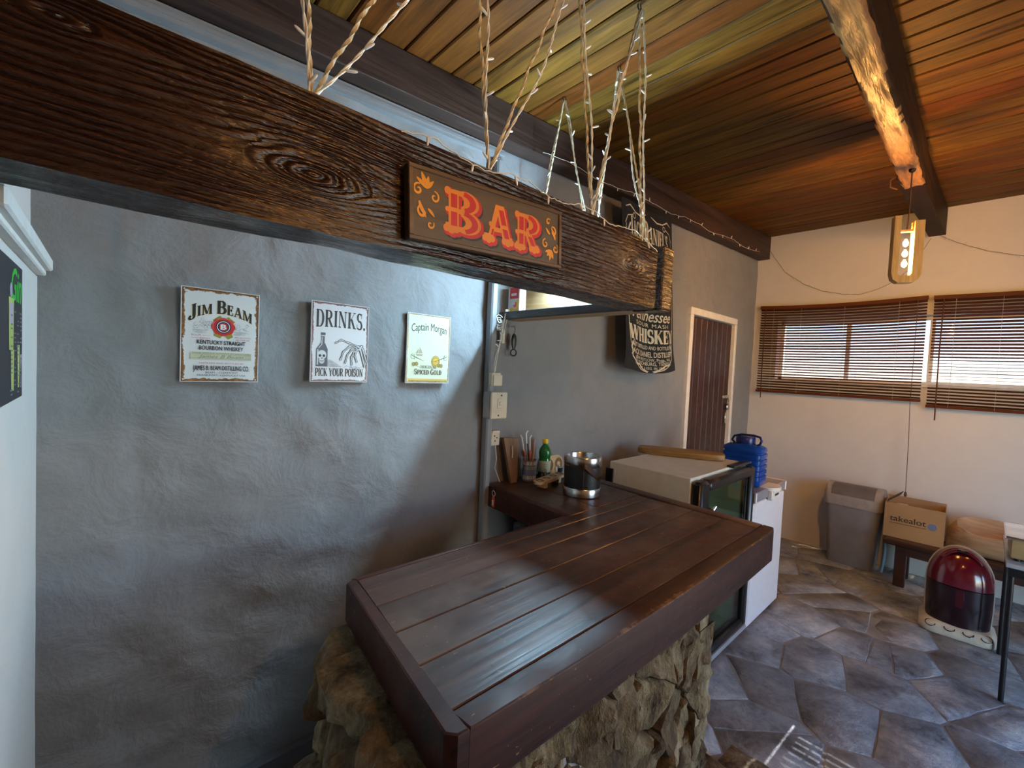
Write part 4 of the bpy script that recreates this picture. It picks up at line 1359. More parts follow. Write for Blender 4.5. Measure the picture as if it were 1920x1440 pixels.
# green lemon-juice bottle
bo = thing('juice_bottle', 'green plastic bottle with yellow cap and pale label', 'bottle', (1.785, 1.640, ZT + 0.001))
prof = [(0.028, 0.0), (0.033, 0.004), (0.034, 0.02), (0.0335, 0.098), (0.030, 0.106), (0.031, 0.112), (0.0335, 0.124), (0.034, 0.140), (0.030, 0.158), (0.020, 0.174), (0.0135, 0.184), (0.0135, 0.196)]
mgreen = plain('green_plastic', (0.005, 0.14, 0.025), 0.12, bump=0, coat=0.4)
MB().lathe(prof, (0, 0, 0), 28).build('bottle_body', mgreen, bo, 70)
MB().lathe([(0.0165, 0.190), (0.017, 0.193), (0.017, 0.212), (0.0155, 0.215)], (0, 0, 0), 24).build('cap', plain('yellow_cap', (0.75, 0.52, 0.01), 0.35), bo)
lb = MB().lathe([(0.0342, 0.034), (0.0346, 0.036), (0.0342, 0.094), (0.0340, 0.096)], (0, 0, 0), 28, cap0=False, cap1=False).build('bottle_label', plain('label_paper', (0.42, 0.44, 0.30), 0.5), bo)
# print lines only (no wording readable in the photograph)
mb = MB()
for k in range(5):
    for q in range(6):
        u0 = -0.018 + q * 0.006
        mb.add([(0.0349 * math.cos(math.radians(228) + u / 0.0346), 0.0349 * math.sin(math.radians(228) + u / 0.0346), 0.044 + k * 0.008 + v) for u, v in ((u0, 0), (u0 + 0.0061, 0), (u0 + 0.0061, 0.0022), (u0, 0.0022))], [(0, 1, 2, 3)])
mb.build('label_print', plain('label_ink', (0.16, 0.17, 0.10), 0.6), bo, 0)

# small amber jar between tin and bottle
ja = thing('spice_jar', 'small dark jar with silver lid beside the patterned tin', 'jar', (1.722, 1.588, ZT + 0.001))
MB().lathe([(0.017, 0), (0.019, 0.003), (0.019, 0.045), (0.014, 0.052)], (0, 0, 0), 20).build('jar_body', plain('jar_dark', (0.02, 0.010, 0.007), 0.15), ja)
MB().lathe([(0.0165, 0.050), (0.017, 0.052), (0.017, 0.064), (0.015, 0.066)], (0, 0, 0), 20).build('lid', M_STEEL, ja)

# tasting paddles with round wells
def paddle(name, label, L, W, th, wells, mat):
    t = thing(name, label, 'tasting board', group='wooden tasting boards')
    out = []
    for i in range(9):
        a = math.pi / 2 + math.pi * i / 8
        out.append((-L / 2 + W / 2 + W / 2 * math.cos(a), W / 2 * math.sin(a)))
    for i in range(9):
        a = -math.pi / 2 + math.pi * i / 8
        out.append((L / 2 - W / 2 + W / 2 * math.cos(a), W / 2 * math.sin(a)))
    MB().prism(out, lambda u, v: (u, v, 0), lambda u, v: (u, v, th)).build('paddle', mat, t, 30)
    for k in range(wells):
        x = -L / 2 + L * (k + 0.5) / wells
        MB().lathe([(W * 0.30, th + 0.0008), (W * 0.34, th + 0.0012), (W * 0.30, th + 0.0004), (0.004, th - 0.0002)], (x, 0, 0), 20, cap0=False).build('well', plain('well_wood', (0.22, 0.12, 0.05), 0.6), t, 60)
    return t
pd = paddle('tasting_paddle', 'pale wooden tasting board with round wells lying beside the ice bucket', 0.27, 0.062, 0.014, 4, M_PALEWOOD)
pd.location = (1.700, 1.520, ZT + 0.026); pd.rotation_euler = (0, 0, math.radians(13))
B(-0.085, -0.060, -0.024, 0.024, -0.026, 0.0, 0.002).build('foot', M_PALEWOOD, pd, 30)
B(0.060, 0.085, -0.024, 0.024, -0.026, 0.0, 0.002).build('foot', M_PALEWOOD, pd, 30)
p2 = paddle('tasting_paddle', 'pale wooden tasting board standing on edge behind the green bottle', 0.16, 0.10, 0.014, 2, M_PALEWOOD)
p2.location = (1.905, 1.690, ZT + 0.052); p2.rotation_euler = (math.radians(84), 0, 0)
# small tasting glasses in front of the bottle
for k, (x, y) in enumerate(((1.835, 1.578), (1.885, 1.60))):
    g = tag(MB().lathe([(0.017, 0.0), (0.020, 0.002), (0.023, 0.062), (0.0215, 0.062), (0.0185, 0.006), (0.002, 0.005)], (0, 0, 0), 24).build('shot_glass', glass('clear_glass'), None, 60, loc=(x, y, ZT + 0.001)),
            ('clear shot glass between the green bottle and ice bucket', 'clear shot glass tucked behind the ice bucket')[k], 'glass', 'shot glasses on the bar')
# wooden board leaning on the wall by the trunking
lbd = thing('leaning_board', 'slim brown wooden board leaning on the wall behind the straws', 'board', (1.535, 1.652, ZT + 0.001))
lb_ = MB().prism([(-0.018, 0.0), (0.020, 0.0), (0.044, 0.225), (-0.060, 0.235)], lambda u, v: (u + 0.03, -0.006 + v * 0.12, v), lambda u, v: (u + 0.03, 0.012 + v * 0.12, v))
lb_.build('board', wood('brown_board', (0.14, 0.06, 0.02), (0.32, 0.16, 0.06), 'Z', 3, 0.08, 0.5, 0.15), lbd, 30)
MB().tube([(0.018, 0.004, 0.13), (0.020, 0.006, 0.16), (0.020, 0.010, 0.19)], 0.0035, 8).build('handle', M_PALEWOOD, lbd)
# keyring tag hanging on the inner edge
kt = thing('key_tag', 'orange key tag hanging from a hook on the bar edge', 'key tag', (1.424, 1.634, 0.915))
MB().tube([(0.012, 0, 0.082), (-0.006, 0, 0.080), (-0.010, 0, 0.072), (-0.006, 0, 0.066)], 0.0016, 8).build('hook', M_STEEL, kt)
MB().tube([(-0.006 + 0.002 * math.cos(a), 0.014 * math.cos(a), 0.056 + 0.014 * math.sin(a)) for a in [2 * math.pi * i / 16 for i in range(16)]], 0.0017, 8, closed=True).build('ring', M_WHTPLASTIC, kt)
B(-0.010, -0.003, -0.010, 0.010, -0.012, 0.038, 0.003).build('tag_body', plain('orange_plastic', (0.75, 0.10, 0.02), 0.35), kt)
B(-0.0108, -0.0098, -0.006, 0.006, -0.003, 0.024, 0.0003).build('tag_paper', M_WHTPLASTIC, kt)

# printed carton on the shelf
ct = thing('snack_carton', 'red and yellow printed carton on the hanging shelf by the wires', 'box', (1.53, 1.648, 1.8605))
B(-0.022, 0.022, -0.043, 0.043, 0.0, 0.145, 0.002).build('carton', plain('carton_white', (0.72, 0.72, 0.70), 0.45), ct, 0)
pc = Print(ct, lambda u, v, n: (-0.0222 - n, -u, v))
pc.layer('red_print', [p_rect(-0.030, 0.034, 0.085, 0.142), p_disc(0.01, 0.055, 0.014)], M_REDINK)
pc.layer('yellow_print', [p_disc(-0.012, 0.028, 0.020, 0.012), p_disc(0.018, 0.024, 0.016, 0.010), p_rect(0.020, 0.036, 0.03, 0.08)], plain('carton_yellow', (0.80, 0.50, 0.03), 0.4))
pc.layer('white_print', [p_disc(0.0, 0.062, 0.012, 0.008), p_rect(-0.02, 0.02, 0.100, 0.112)], M_WHITEINK)
# ------------------------------------------------------------------ drinks fridge
fg = thing('drinks_fridge', 'beige bar fridge with black-framed glass door behind the bar', 'fridge', (2.19, 0.94, 0.0))
M_FRSIDE = plain('fridge_beige', (0.78, 0.76, 0.65), 0.45, var=0.06, bump=0.05)
FW, FD, FH = 0.745, 0.55, 1.075
B(0, FW, 0.06, FD, 0.05, FH, 0.004).build('cabinet', M_FRSIDE, fg, 30)
B(0.02, FW - 0.02, 0.08, FD - 0.02, 0.0, 0.05).build('plinth', M_BLKPLASTIC, fg, 0)
dr = MB()
DZ0, DZT = 0.075, FH - 0.012
for (x0, x1, z0, z1) in ((0.0, 0.10, DZ0, DZT), (FW - 0.055, FW, DZ0, DZT), (0.10, FW - 0.055, DZT - 0.06, DZT), (0.10, FW - 0.055, DZ0, DZ0 + 0.05)):
    dr.box(x0, x1, 0.0, 0.058, z0, z1, 0.014)
dro = dr.build('door_frame', M_BLKPLASTIC, fg, 40)
B(0.07, FW - 0.05, 0.020, 0.026, DZ0 + 0.045, DZT - 0.05).build('door_glass', pane_mat('fridge_glass', (0.50, 0.55, 0.48), 0.13), dro, 0)
B(0.085, FW - 0.065, 0.0605, 0.064, DZ0 + 0.06, DZT - 0.065).build('interior_liner', plain('fridge_inner', (0.26, 0.25, 0.17), 0.6), fg, 0)
B(0.0, FW, -0.004, 0.056, DZ0 - 0.028, DZ0 - 0.002, 0.006).build('bottom_strip', plain('fridge_kick', (0.30, 0.31, 0.33), 0.4), fg, 30)
hl = MB().tube([(0.092, 0.0, 0.80), (0.094, -0.030, 0.815), (0.094, -0.036, 0.86), (0.094, -0.030, 0.905), (0.092, 0.0, 0.92)], 0.011, 10)
hl.build('handle', M_BLKPLASTIC, dro)
MB().tube([(0.10, -0.012, 0.90), (0.125, -0.020, 0.93), (0.150, -0.016, 0.915), (0.158, -0.008, 0.89)], 0.007, 8).build('handle_ring', M_STEEL, dro)
B(FW - 0.26, FW + 0.01, 0.03, 0.075, FH - 0.002, FH + 0.012, 0.003).build('hinge_cover', M_BLKPLASTIC, fg, 30)
B(-0.012, 0.0, FD - 0.03, FD + 0.02, 0.4, FH - 0.04, 0.003).build('rear_grille', M_BLKPLASTIC, fg, 30)
# wooden board lying on the fridge
wb = thing('serving_board', 'thick golden wooden board lying on top of the beige fridge', 'board', (2.745, 1.335, FH + 0.002), math.radians(-62))
ring = []
for i in range(28):
    a = 2 * math.pi * i / 28
    c, s = math.cos(a), math.sin(a)
    ring.append((0.265 * (abs(c) ** 0.42) * (1 if c > 0 else -1) + 0.006 * mnoise.noise((c * 3, s * 3, 1)), 0.078 * (abs(s) ** 0.55) * (1 if s > 0 else -1)))
MB().loft([[(u * 0.97, v * 0.95, 0.0) for u, v in ring], [(u, v, 0.005) for u, v in ring], [(u * 0.995, v * 0.98, 0.033) for u, v in ring], [(u * 0.985, v * 0.95, 0.037) for u, v in ring]]).build('slab', wood('golden_board', (0.15, 0.065, 0.012), (0.46, 0.25, 0.055), 'X', 3.5, 0.1, 0.5, 0.2), wb, 30)

# ------------------------------------------------------------------ chest freezer and water jug
fz = thing('chest_freezer', 'white chest freezer with grey lid beside the fridge', 'freezer', (2.985, 0.945, 0.0))
M_FZ = plain('freezer_white', (0.74, 0.72, 0.75), 0.35, var=0.03, bump=0.02)
B(0.0, 0.59, 0.006, 0.62, 0.02, 0.812, 0.008).build('cabinet', M_FZ, fz, 30)
B(0.03, 0.56, 0.03, 0.60, 0.0, 0.02).build('feet_base', M_BLKPLASTIC, fz, 0)
M_LIDG = plain('lid_grey', (0.24, 0.24, 0.26), 0.3, var=0.05)
fzl = B(0.0, 0.59, 0.0, 0.62, 0.818, 0.880, 0.008).build('lid', M_LIDG, fz, 30)
MB().box(-0.003, 0.012, -0.004, 0.012, 0.816, 0.884, 0.004).box(0.578, 0.593, -0.004, 0.012, 0.816, 0.884, 0.004).box(0.578, 0.593, -0.004, 0.62, 0.874, 0.884, 0.003).box(-0.003, 0.593, 0.61, 0.625, 0.874, 0.884, 0.003).build('lid_trim', M_FZ, fzl, 30)
hh = MB()
hp_ = []
for i in range(13):
    a = math.pi + math.pi * i / 12
    hp_.append((0.30 + 0.085 * math.cos(a), 0.012 + 0.062 * math.sin(a)))
hh.prism(hp_ + [(0.385, 0.05), (0.215, 0.05)], lambda u, v: (u, v, 0.866), lambda u, v: (u, v, 0.888))
hh.box(0.225, 0.375, -0.028, 0.006, 0.802, 0.868, 0.008)
lhd = hh.build('lid_handle', M_WHTPLASTIC, fzl, 40)
B(0.262, 0.338, -0.0295, -0.0275, 0.83, 0.845, 0.0005).build('latch_slot', M_STEEL, fz)

jg = thing('water_jug', 'translucent blue ribbed water jug with handle on the chest freezer', 'jug', (3.215, 1.105, 0.8845), math.radians(2))
m, nt, b = _new('blue_jug')
b.inputs['Base Color'].default_value = (0.008, 0.075, 0.42, 1)
b.inputs['Roughness'].default_value = 0.08
b.inputs['Transmission Weight'].default_value = 0.35
b.inputs['IOR'].default_value = 1.3
_bump(nt, b, _noise(nt, _coords(nt), 18, 3), 0.08, 0.004)
def rr_ring(hx, hy, r, z, n=6):
    out = []
    for (sx, sy, a0) in ((1, 1, 0), (-1, 1, 90), (-1, -1, 180), (1, -1, 270)):
        for i in range(n + 1):
            a = math.radians(a0 + 90 * i / n)
            out.append((sx * (hx - r) + r * math.cos(a), sy * (hy - r) + r * math.sin(a), z))
    return out
hxj, hyj = 0.095, 0.122
rings = [rr_ring(hxj - 0.012, hyj - 0.012, 0.03, 0.0), rr_ring(hxj - 0.002, hyj - 0.002, 0.036, 0.012)]
for k in range(5):
    z = 0.045 + k * 0.036
    rings += [rr_ring(hxj, hyj, 0.036, z), rr_ring(hxj, hyj, 0.036, z + 0.022), rr_ring(hxj - 0.007, hyj - 0.007, 0.034, z + 0.026), rr_ring(hxj - 0.007, hyj - 0.007, 0.034, z + 0.032)]
rings += [rr_ring(hxj, hyj, 0.04, 0.232), rr_ring(hxj - 0.004, hyj - 0.004, 0.042, 0.250), rr_ring(hxj - 0.022, hyj - 0.024, 0.05, 0.264), rr_ring(0.062, 0.062, 0.0619, 0.270), rr_ring(0.056, 0.056, 0.0559, 0.276)]
MB().loft(rings).build('jug_body', m, jg, 50)
mdb = plain('dark_blue_cap', (0.006, 0.012, 0.12), 0.25, bump=0)
MB().lathe([(0.058, 0.272), (0.060, 0.276), (0.060, 0.312), (0.056, 0.318)], (0, 0, 0), 32).build('cap', mdb, jg)
MB().tube([(0.0, 0.07, 0.268), (0.0, 0.088, 0.285), (0, 0.075, 0.312), (0, 0.03, 0.328), (0, -0.05, 0.330), (0, -0.088, 0.322), (0, -0.098, 0.300), (0, -0.090, 0.276), (0, -0.075, 0.266)], 0.0075, 10).build('handle', mdb, jg)

# ------------------------------------------------------------------ swing bin
bn = thing('swing_bin', 'grey plastic swing-top bin standing by the white wall', 'bin', (4.885, 0.746, 0.0))
M_BIN = plain('bin_grey', (0.26, 0.26, 0.275), 0.5, var=0.08)
M_BINLID = plain('bin_lid_grey', (0.33, 0.31, 0.28), 0.5)
MB().loft([rr_ring(0.105, 0.155, 0.035, 0.0), rr_ring(0.112, 0.162, 0.037, 0.012), rr_ring(0.138, 0.195, 0.045, 0.53), rr_ring(0.142, 0.199, 0.046, 0.545)]).build('bin_body', M_BIN, bn, 50)
def lid_ring(k, z):
    return rr_ring(0.146 * k, 0.204 * (0.35 + 0.65 * k) if k < 1 else 0.204, 0.045 * k, z)
lidr = [rr_ring(0.147, 0.205, 0.046, 0.525), rr_ring(0.150, 0.208, 0.048, 0.575)]
prof_ = []
for i in range(1, 8):
    a = math.pi / 2 * i / 8
    lidr.append(rr_ring(0.150 * math.cos(a) ** 0.75 + 0.006, 0.208 - 0.012 * (i / 8), 0.010 + 0.035 * math.cos(a) ** 2, 0.575 + 0.125 * math.sin(a)))
MB().loft(lidr).build('bin_lid', M_BINLID, bn, 50)
fl = MB()
fr_ = []
for i in range(9):
    a = math.radians(18 + 68 * i / 8)
    x = -(0.150 * math.cos(a) ** 0.75 + 0.006) - 0.0025 ; z = 0.578 + 0.125 * math.sin(a)
    fr_.append([(x, -0.150, z), (x, 0.150, z), (x + 0.006, 0.150, z + 0.0015), (x + 0.006, -0.150, z + 0.0015)])
fl.loft(fr_)
fl.build('swing_flap', plain('flap_grey', (0.13, 0.125, 0.12), 0.5), bn, 50)

# ------------------------------------------------------------------ bench with box and trough
be = thing('wooden_bench', 'low dark brown wooden bench under the cardboard box', 'bench', (4.78, -0.10, 0.0))
B(-0.17, 0.17, -0.72, 0.61, 0.325, 0.368, 0.008).build('bench_top', M_BENCH, be, 30)
for y in (0.50, -0.62):
    B(-0.15, -0.085, y - 0.035, y + 0.035, 0.0, 0.325, 0.006).build('leg', M_BENCH, be, 30)
    B(0.085, 0.15, y - 0.035, y + 0.035, 0.0, 0.325, 0.006).build('leg', M_BENCH, be, 30)
B(-0.145, -0.115, -0.60, 0.48, 0.255, 0.325, 0.004).build('apron', M_BENCH, be, 30)

bx = thing('cardboard_box', 'open brown cardboard box with a printed blue-dot logo on the bench', 'box', (4.70, 0.345, 0.369), math.radians(2))
M_CARD = plain('cardboard', (0.36, 0.225, 0.105), 0.8, var=0.08, scale=5)
bw, bd, bh = 0.178, 0.25, 0.275
B(0, 0.005, -bw, bw, 0, bh).build('front_panel', M_CARD, bx, 0)
B(bd - 0.005, bd, -bw, bw, 0, bh + 0.02).build('back_panel', M_CARD, bx, 0)
B(0.005, bd - 0.005, -bw, -bw + 0.005, 0, bh).build('side_panel', M_CARD, bx, 0)
B(0.005, bd - 0.005, bw - 0.005, bw, 0, bh).build('side_panel', M_CARD, bx, 0)
B(0.005, bd - 0.005, -bw + 0.005, bw - 0.005, 0, 0.006).build('bottom_panel', M_CARD, bx, 0)
MB().add([(0.02, bw - 0.01, bh), (0.11, bw - 0.012, bh + 0.004), (0.12, bw - 0.10, bh + 0.085), (0.03, bw - 0.09, bh + 0.07), (0.02, bw - 0.008, bh + 0.004), (0.11, bw - 0.010, bh + 0.008), (0.12, bw - 0.098, bh + 0.089), (0.03, bw - 0.088, bh + 0.074)], [(0, 1, 2, 3), (7, 6, 5, 4), (0, 4, 5, 1), (1, 5, 6, 2), (2, 6, 7, 3), (3, 7, 4, 0)]).build('raised_flap', plain('dark_flap', (0.035, 0.028, 0.025), 0.7), bx, 0)
pb = Print(bx, lambda u, v, n: (-0.0006 - n, -u, v))
pb.layer('logo_text', [p_move(sans('takealot', 0.046, 0.022, wide=0.95, width=0.215), -0.035, 0.135), p_rect(-0.143, 0.075, 0.116, 0.120)], plain('box_ink', (0.045, 0.03, 0.022), 0.8))
pb.layer('logo_dot', p_disc(0.108, 0.142, 0.027, n=28), plain('logo_blue', (0.13, 0.19, 0.32), 0.7))
for k, (y, z, lab, c) in enumerate(((0.075, 0.26, 'pale carton end sticking up inside the open cardboard box', (0.50, 0.40, 0.24)), (-0.06, 0.245, 'torn paper lying inside the open cardboard box', (0.42, 0.33, 0.2)))):
    q = tag(B(0.02, 0.07, y - 0.035, y + 0.035, 0.01, z + 0.012 * (1 - k), 0.002).moved(Matrix.Rotation(math.radians(2), 4, 'Z')).build('packing_carton', plain('packing_%d' % k, c, 0.8), None, 0, loc=(4.70, 0.345, 0.369)), lab, 'box', 'things in the cardboard box')

tr = thing('wooden_trough', 'hollowed log trough of pale brown wood on the bench', 'trough', (4.79, -0.075, 0.377), math.radians(3))
M_TROUGH = wood('trough_wood', (0.26, 0.15, 0.075), (0.56, 0.37, 0.21), 'Y', 2.5, 0.12, 0.6, 0.4)
to = []
NL, NS = 18, 14
Lh = 0.235
outer_r = []
for i in range(NL + 1):
    t = -1 + 2 * i / NL
    e = max(0.05, (1 - abs(t) ** 3.2)) ** 0.5
    y = -t * Lh
    hw_, hz_ = 0.145 * e, 0.20 * (0.35 + 0.65 * e)
    sec = []
    open_ = max(0.0, 1 - (abs(t) / 0.72) ** 4)
    for k in range(NS + 1):        # outer skin
        a = math.pi * k / NS
        sec.append((-hw_ * math.cos(a) * (1.0), y, hz_ - hz_ * math.sin(a) * 0.98 + 0.035 * e * (1 - math.sin(a)) - 0.085 * open_ * max(0.0, math.cos(a)) + 0.006 * mnoise.noise((k, t * 4, 3))))
    for k in range(NS + 1):        # inner hollow back across
        a = math.pi * (1 - k / NS)
        sec.append((-hw_ * 0.84 * math.cos(a), y, hz_ + 0.03 * e - (0.78 * hz_ * open_) * math.sin(a) + 0.012 - 0.085 * open_ * max(0.0, math.cos(a))))
    to.append(sec)
MB().loft(to).build('hollow_log', M_TROUGH, tr, 60)

# ------------------------------------------------------------------ red domed appliance
ap = thing('domed_appliance', 'glossy dark red dome-shaped appliance with carry handle on the flagstones', 'appliance', (4.14, 0.060, 0.0), math.radians(4))
M_RED = plain('glossy_dark_red', (0.115, 0.004, 0.016), 0.14, bump=0, coat=0.8, var=0.04)
M_DKRED = plain('black_red', (0.014, 0.003, 0.006), 0.2, bump=0, coat=0.3)
M_PEARL = plain('pearl_shell', (0.50, 0.50, 0.46), 0.3, bump=0)
def dome(z0, z1, a, bq, front, zsh=0.33, ztop=0.556, n=20, m=12):
    """half of an upright dome: front (x<0) or rear (x>0) half between two heights"""
    rings = []
    for i in range(m + 1):
        z = z0 + (z1 - z0) * (i / m if z1 <= zsh + 0.01 else math.sin(math.pi / 2 * i / m))
        f = 1.0 - 0.05 * max(0.0, (0.20 - z) / 0.2) if z < zsh else max(0.02, math.sqrt(max(0.0, 1 - ((z - zsh) / (ztop - zsh)) ** 2)))
        r = []
        for k in range(n + 1):
            t = math.pi * k / n
            cx = (abs(math.sin(t)) ** 0.75)
            r.append(((-1 if front else 1) * a * (0.25 + 0.75 * f) * cx * (f ** 0.3), -bq * f * math.cos(t), z))
        rings.append(r)
    return MB().loft(rings)
dome(0.325, 0.554, 0.140, 0.158, True).build('front_shell', M_RED, ap, 60)
dome(0.075, 0.561, 0.115, 0.163, False, 0.33, 0.563).build('rear_shell', M_PEARL, ap, 60)
dome(0.065, 0.320, 0.139, 0.157, True).build('lower_body', M_DKRED, ap, 60)
B(-0.1395, -0.132, -0.020, 0.020, 0.20, 0.312, 0.002).build('latch', plain('latch_red', (0.05, 0.004, 0.010), 0.25, bump=0), ap)
hdl = []
for i in range(15):
    a = math.radians(135 - 90 * i / 14)
    hdl.append((-0.075, -0.125 * math.cos(a) * 1.0, 0.335 + 0.212 * math.sin(a)))
MB().tube(hdl, 0.011, 10).build('handle', M_RED, ap)
B(-0.092, -0.060, -0.026, 0.026, 0.536, 0.558, 0.005).build('handle_grip', M_DKRED, ap)
M_BASEP = plain('pale_base', (0.58, 0.54, 0.44), 0.3)
bs = []
for (k, z) in ((0.96, 0.0), (1.0, 0.010), (1.0, 0.045), (0.90, 0.068), (0.8, 0.075)):
    bs.append([(p[0] * k * 0.84 * (1 + 0.05 * math.cos(4 * math.atan2(p[1], p[0]) + math.pi)), p[1] * k * 1.04 * (1 + 0.05 * math.cos(4 * math.atan2(p[1], p[0]) + math.pi)), z) for p in rr_ring(0.19, 0.17, 0.085, 0)])
MB().loft(bs).build('base_tray', M_BASEP, ap, 50)
for y in (0.125, 0.035, -0.05, -0.13):
    MB().tube([(-0.150 + 0.022 * math.cos(a), y + 0.024 * math.sin(a), 0.058 + 0.012 * math.cos(a)) for a in [2 * math.pi * i / 18 for i in range(18)]], 0.0025, 6, closed=True).build('base_ring', M_DKRED, ap)

# ------------------------------------------------------------------ side table with gas stove
tb = thing('side_table', 'thin-legged dark metal table with pale top at the right edge', 'table', (3.40, -0.12, 0.0))
TW, TD = 0.62, 0.95
B(-0.03, TW, -TD, 0.012, 0.700, 0.722, 0.003).build('table_top', plain('pale_laminate', (0.42, 0.44, 0.47), 0.25), tb, 30)
B(-0.02, TW - 0.01, -TD + 0.01, 0.002, 0.655, 0.699, 0.003).build('apron', M_IRON, tb, 30)
for (x, y) in ((0.0, -0.012), (TW - 0.03, -0.012), (0.0, -TD + 0.02), (TW - 0.03, -TD + 0.02)):
    MB().tube([(x, y, 0.66), (x, y, 0.0)], 0.011, 10).build('leg', M_IRON, tb)
sv = thing('gas_stove', 'two-burner steel-topped gas stove on the dark side table', 'stove', (3.44, -0.108, 0.7225))
M_CHROME = plain('stove_steel', (0.72, 0.73, 0.76), 0.16, 1.0, var=0.04, bump=0)
B(0.0, 0.30, -0.62, -0.012, 0.012, 0.118, 0.006).build('stove_body', plain('stove_side', (0.42, 0.30, 0.13), 0.4), sv, 30)
B(-0.055, 0.335, -0.66, 0.010, 0.118, 0.132, 0.005).build('top_plate', M_CHROME, sv, 30)
for y in (-0.17, -0.47):
    MB().lathe([(0.105, 0.132), (0.110, 0.138), (0.098, 0.139), (0.092, 0.134)], (0.15, y, 0), 36).build('drip_ring', M_CHROME, sv)
    MB().lathe([(0.045, 0.132), (0.045, 0.146), (0.03, 0.152), (0.004, 0.153)], (0.15, y, 0), 24).build('burner', M_BLKPLASTIC, sv)
    gr = MB()
    for k in range(4):
        a = math.pi / 4 + math.pi / 2 * k
        gr.tube([(0.15 + 0.115 * math.cos(a), y + 0.115 * math.sin(a), 0.134), (0.15 + 0.10 * math.cos(a), y + 0.10 * math.sin(a), 0.166), (0.15 + 0.025 * math.cos(a), y + 0.025 * math.sin(a), 0.168)], 0.006, 8)
    gr.build('pan_support', M_BLKPLASTIC, sv)
for (x, y) in ((0.02, -0.04), (0.28, -0.04), (0.02, -0.6), (0.28, -0.6)):
    MB().cyl((x, y, 0), (x, y, 0.013), 0.014).build('foot', M_BLKPLASTIC, sv)
for y in (-0.2, -0.44):
    MB().cyl((-0.0, y, 0.06), (-0.03, y, 0.06), 0.022, 0.018).build('knob', M_BLKPLASTIC, sv)
# ------------------------------------------------------------------ tin signs on the grey wall
def worn_sheet(name, col, rust, w, h, amount=0.5, inner=None):
    """enamel sheet with rust creeping in from its rim"""
    m, nt, b = _new(name)
    tc = nt.nodes.new('ShaderNodeTexCoord')
    sep = nt.nodes.new('ShaderNodeSeparateXYZ')
    nt.links.new(tc.outputs['Object'], sep.inputs[0])
    X, Z = sep.outputs['X'], sep.outputs['Z']
    dx = _math(nt, 'MINIMUM', X, _math(nt, 'SUBTRACT', w, X))
    dz = _math(nt, 'MINIMUM', Z, _math(nt, 'SUBTRACT', h, Z))
    d = _math(nt, 'MINIMUM', dx, dz)
    corner = _math(nt, 'MULTIPLY', _math(nt, 'ADD', dx, dz), 0.4)
    d = _math(nt, 'MINIMUM', d, corner)
    n1 = _noise(nt, tc.outputs['Object'], 55, 6, 0.7)
    n0 = _noise(nt, tc.outputs['Object'], 12, 4, 0.6)
    dd = _math(nt, 'SUBTRACT', d, _math(nt, 'MULTIPLY', _math(nt, 'SUBTRACT', _math(nt, 'ADD', n1, _math(nt, 'MULTIPLY', n0, 0.8)), 0.62), 0.034 * amount))
    f = _ramp(nt, _math(nt, 'MULTIPLY', dd, 60), [(0.10, (1, 1, 1)), (0.24, (0, 0, 0))])
    rc = _ramp(nt, n1, [(0.35, rust[0]), (0.65, rust[1])])
    nt.links.new(_mix(nt, f, col, rc), b.inputs['Base Color'])
    b.inputs['Roughness'].default_value = 0.34
    return m

SY = 1.708
def tin_sign(label, x0, x1, z0, z1, mat, tilt=0.0, rnd=0.0):
    t = thing('tin_sign', label, 'sign', (x0, SY, z0), 0, 'tin signs in a row on the grey wall')
    t.rotation_euler = (0, tilt, 0)
    w, h = x1 - x0, z1 - z0
    B(0, w, 0.0, 0.0016, 0, h, 0.0005).build('tin_plate', mat, t, 0)
    rim = MB()
    for (a0, a1, c0, c1) in ((0, w, 0, 0.0022), (0, w, h - 0.0022, h), (0, 0.0022, 0.0022, h - 0.0022), (w - 0.0022, w, 0.0022, h - 0.0022)):
        rim.box(a0, a1, -0.0012, 0.0075, c0, c1, 0.0004)
    rim.build('rolled_rim', M_WHTPAINT, t, 0)
    for (u, v) in ((0.008, 0.008), (w - 0.008, 0.008), (0.008, h - 0.008), (w - 0.008, h - 0.008)):
        MB().cyl((u, 0.018, v), (u, -0.0022, v), 0.0024, 0.0024, 10).build('pin', M_WHTPLASTIC, t)
    return t, w, h, Print(t, lambda u, v, n: (u, -0.0003 - n, v))

# sign 1: white whiskey label with a red wax seal
w, h = 0.216, 0.298
s1, w, h, P = tin_sign('white tin sign with red wax seal and black arched lettering, largest of three', 0.168, 0.384, 1.509, 1.807,
                       worn_sheet('enamel_white', (0.72, 0.72, 0.70), ((0.05, 0.014, 0.010), (0.35, 0.15, 0.04)), w, h, 0.75))
def arch_up(cu, base, rad, k=1.0):
    """bend a straight line of text over an arch whose top is at cu"""
    def fn(u, v):
        return (cu + u, base + v - (u * u) / (2 * rad) * k)
    return fn
M_GOLD = plain('gold_ink', (0.42, 0.30, 0.06), 0.4, bump=0)
jb = serif('JIM BEAM', 0.032, 0.176, T=0.24, first=1.32)
P.layer('title_shadow', p_map(jb, lambda u, v: (w / 2 + u - 0.0013, 0.222 + v - u * u / 0.30 - 0.0013)), M_GOLD)
P.layer('title', p_map(jb, lambda u, v: (w / 2 + u, 0.222 + v - u * u / 0.30)), M_BLACK)
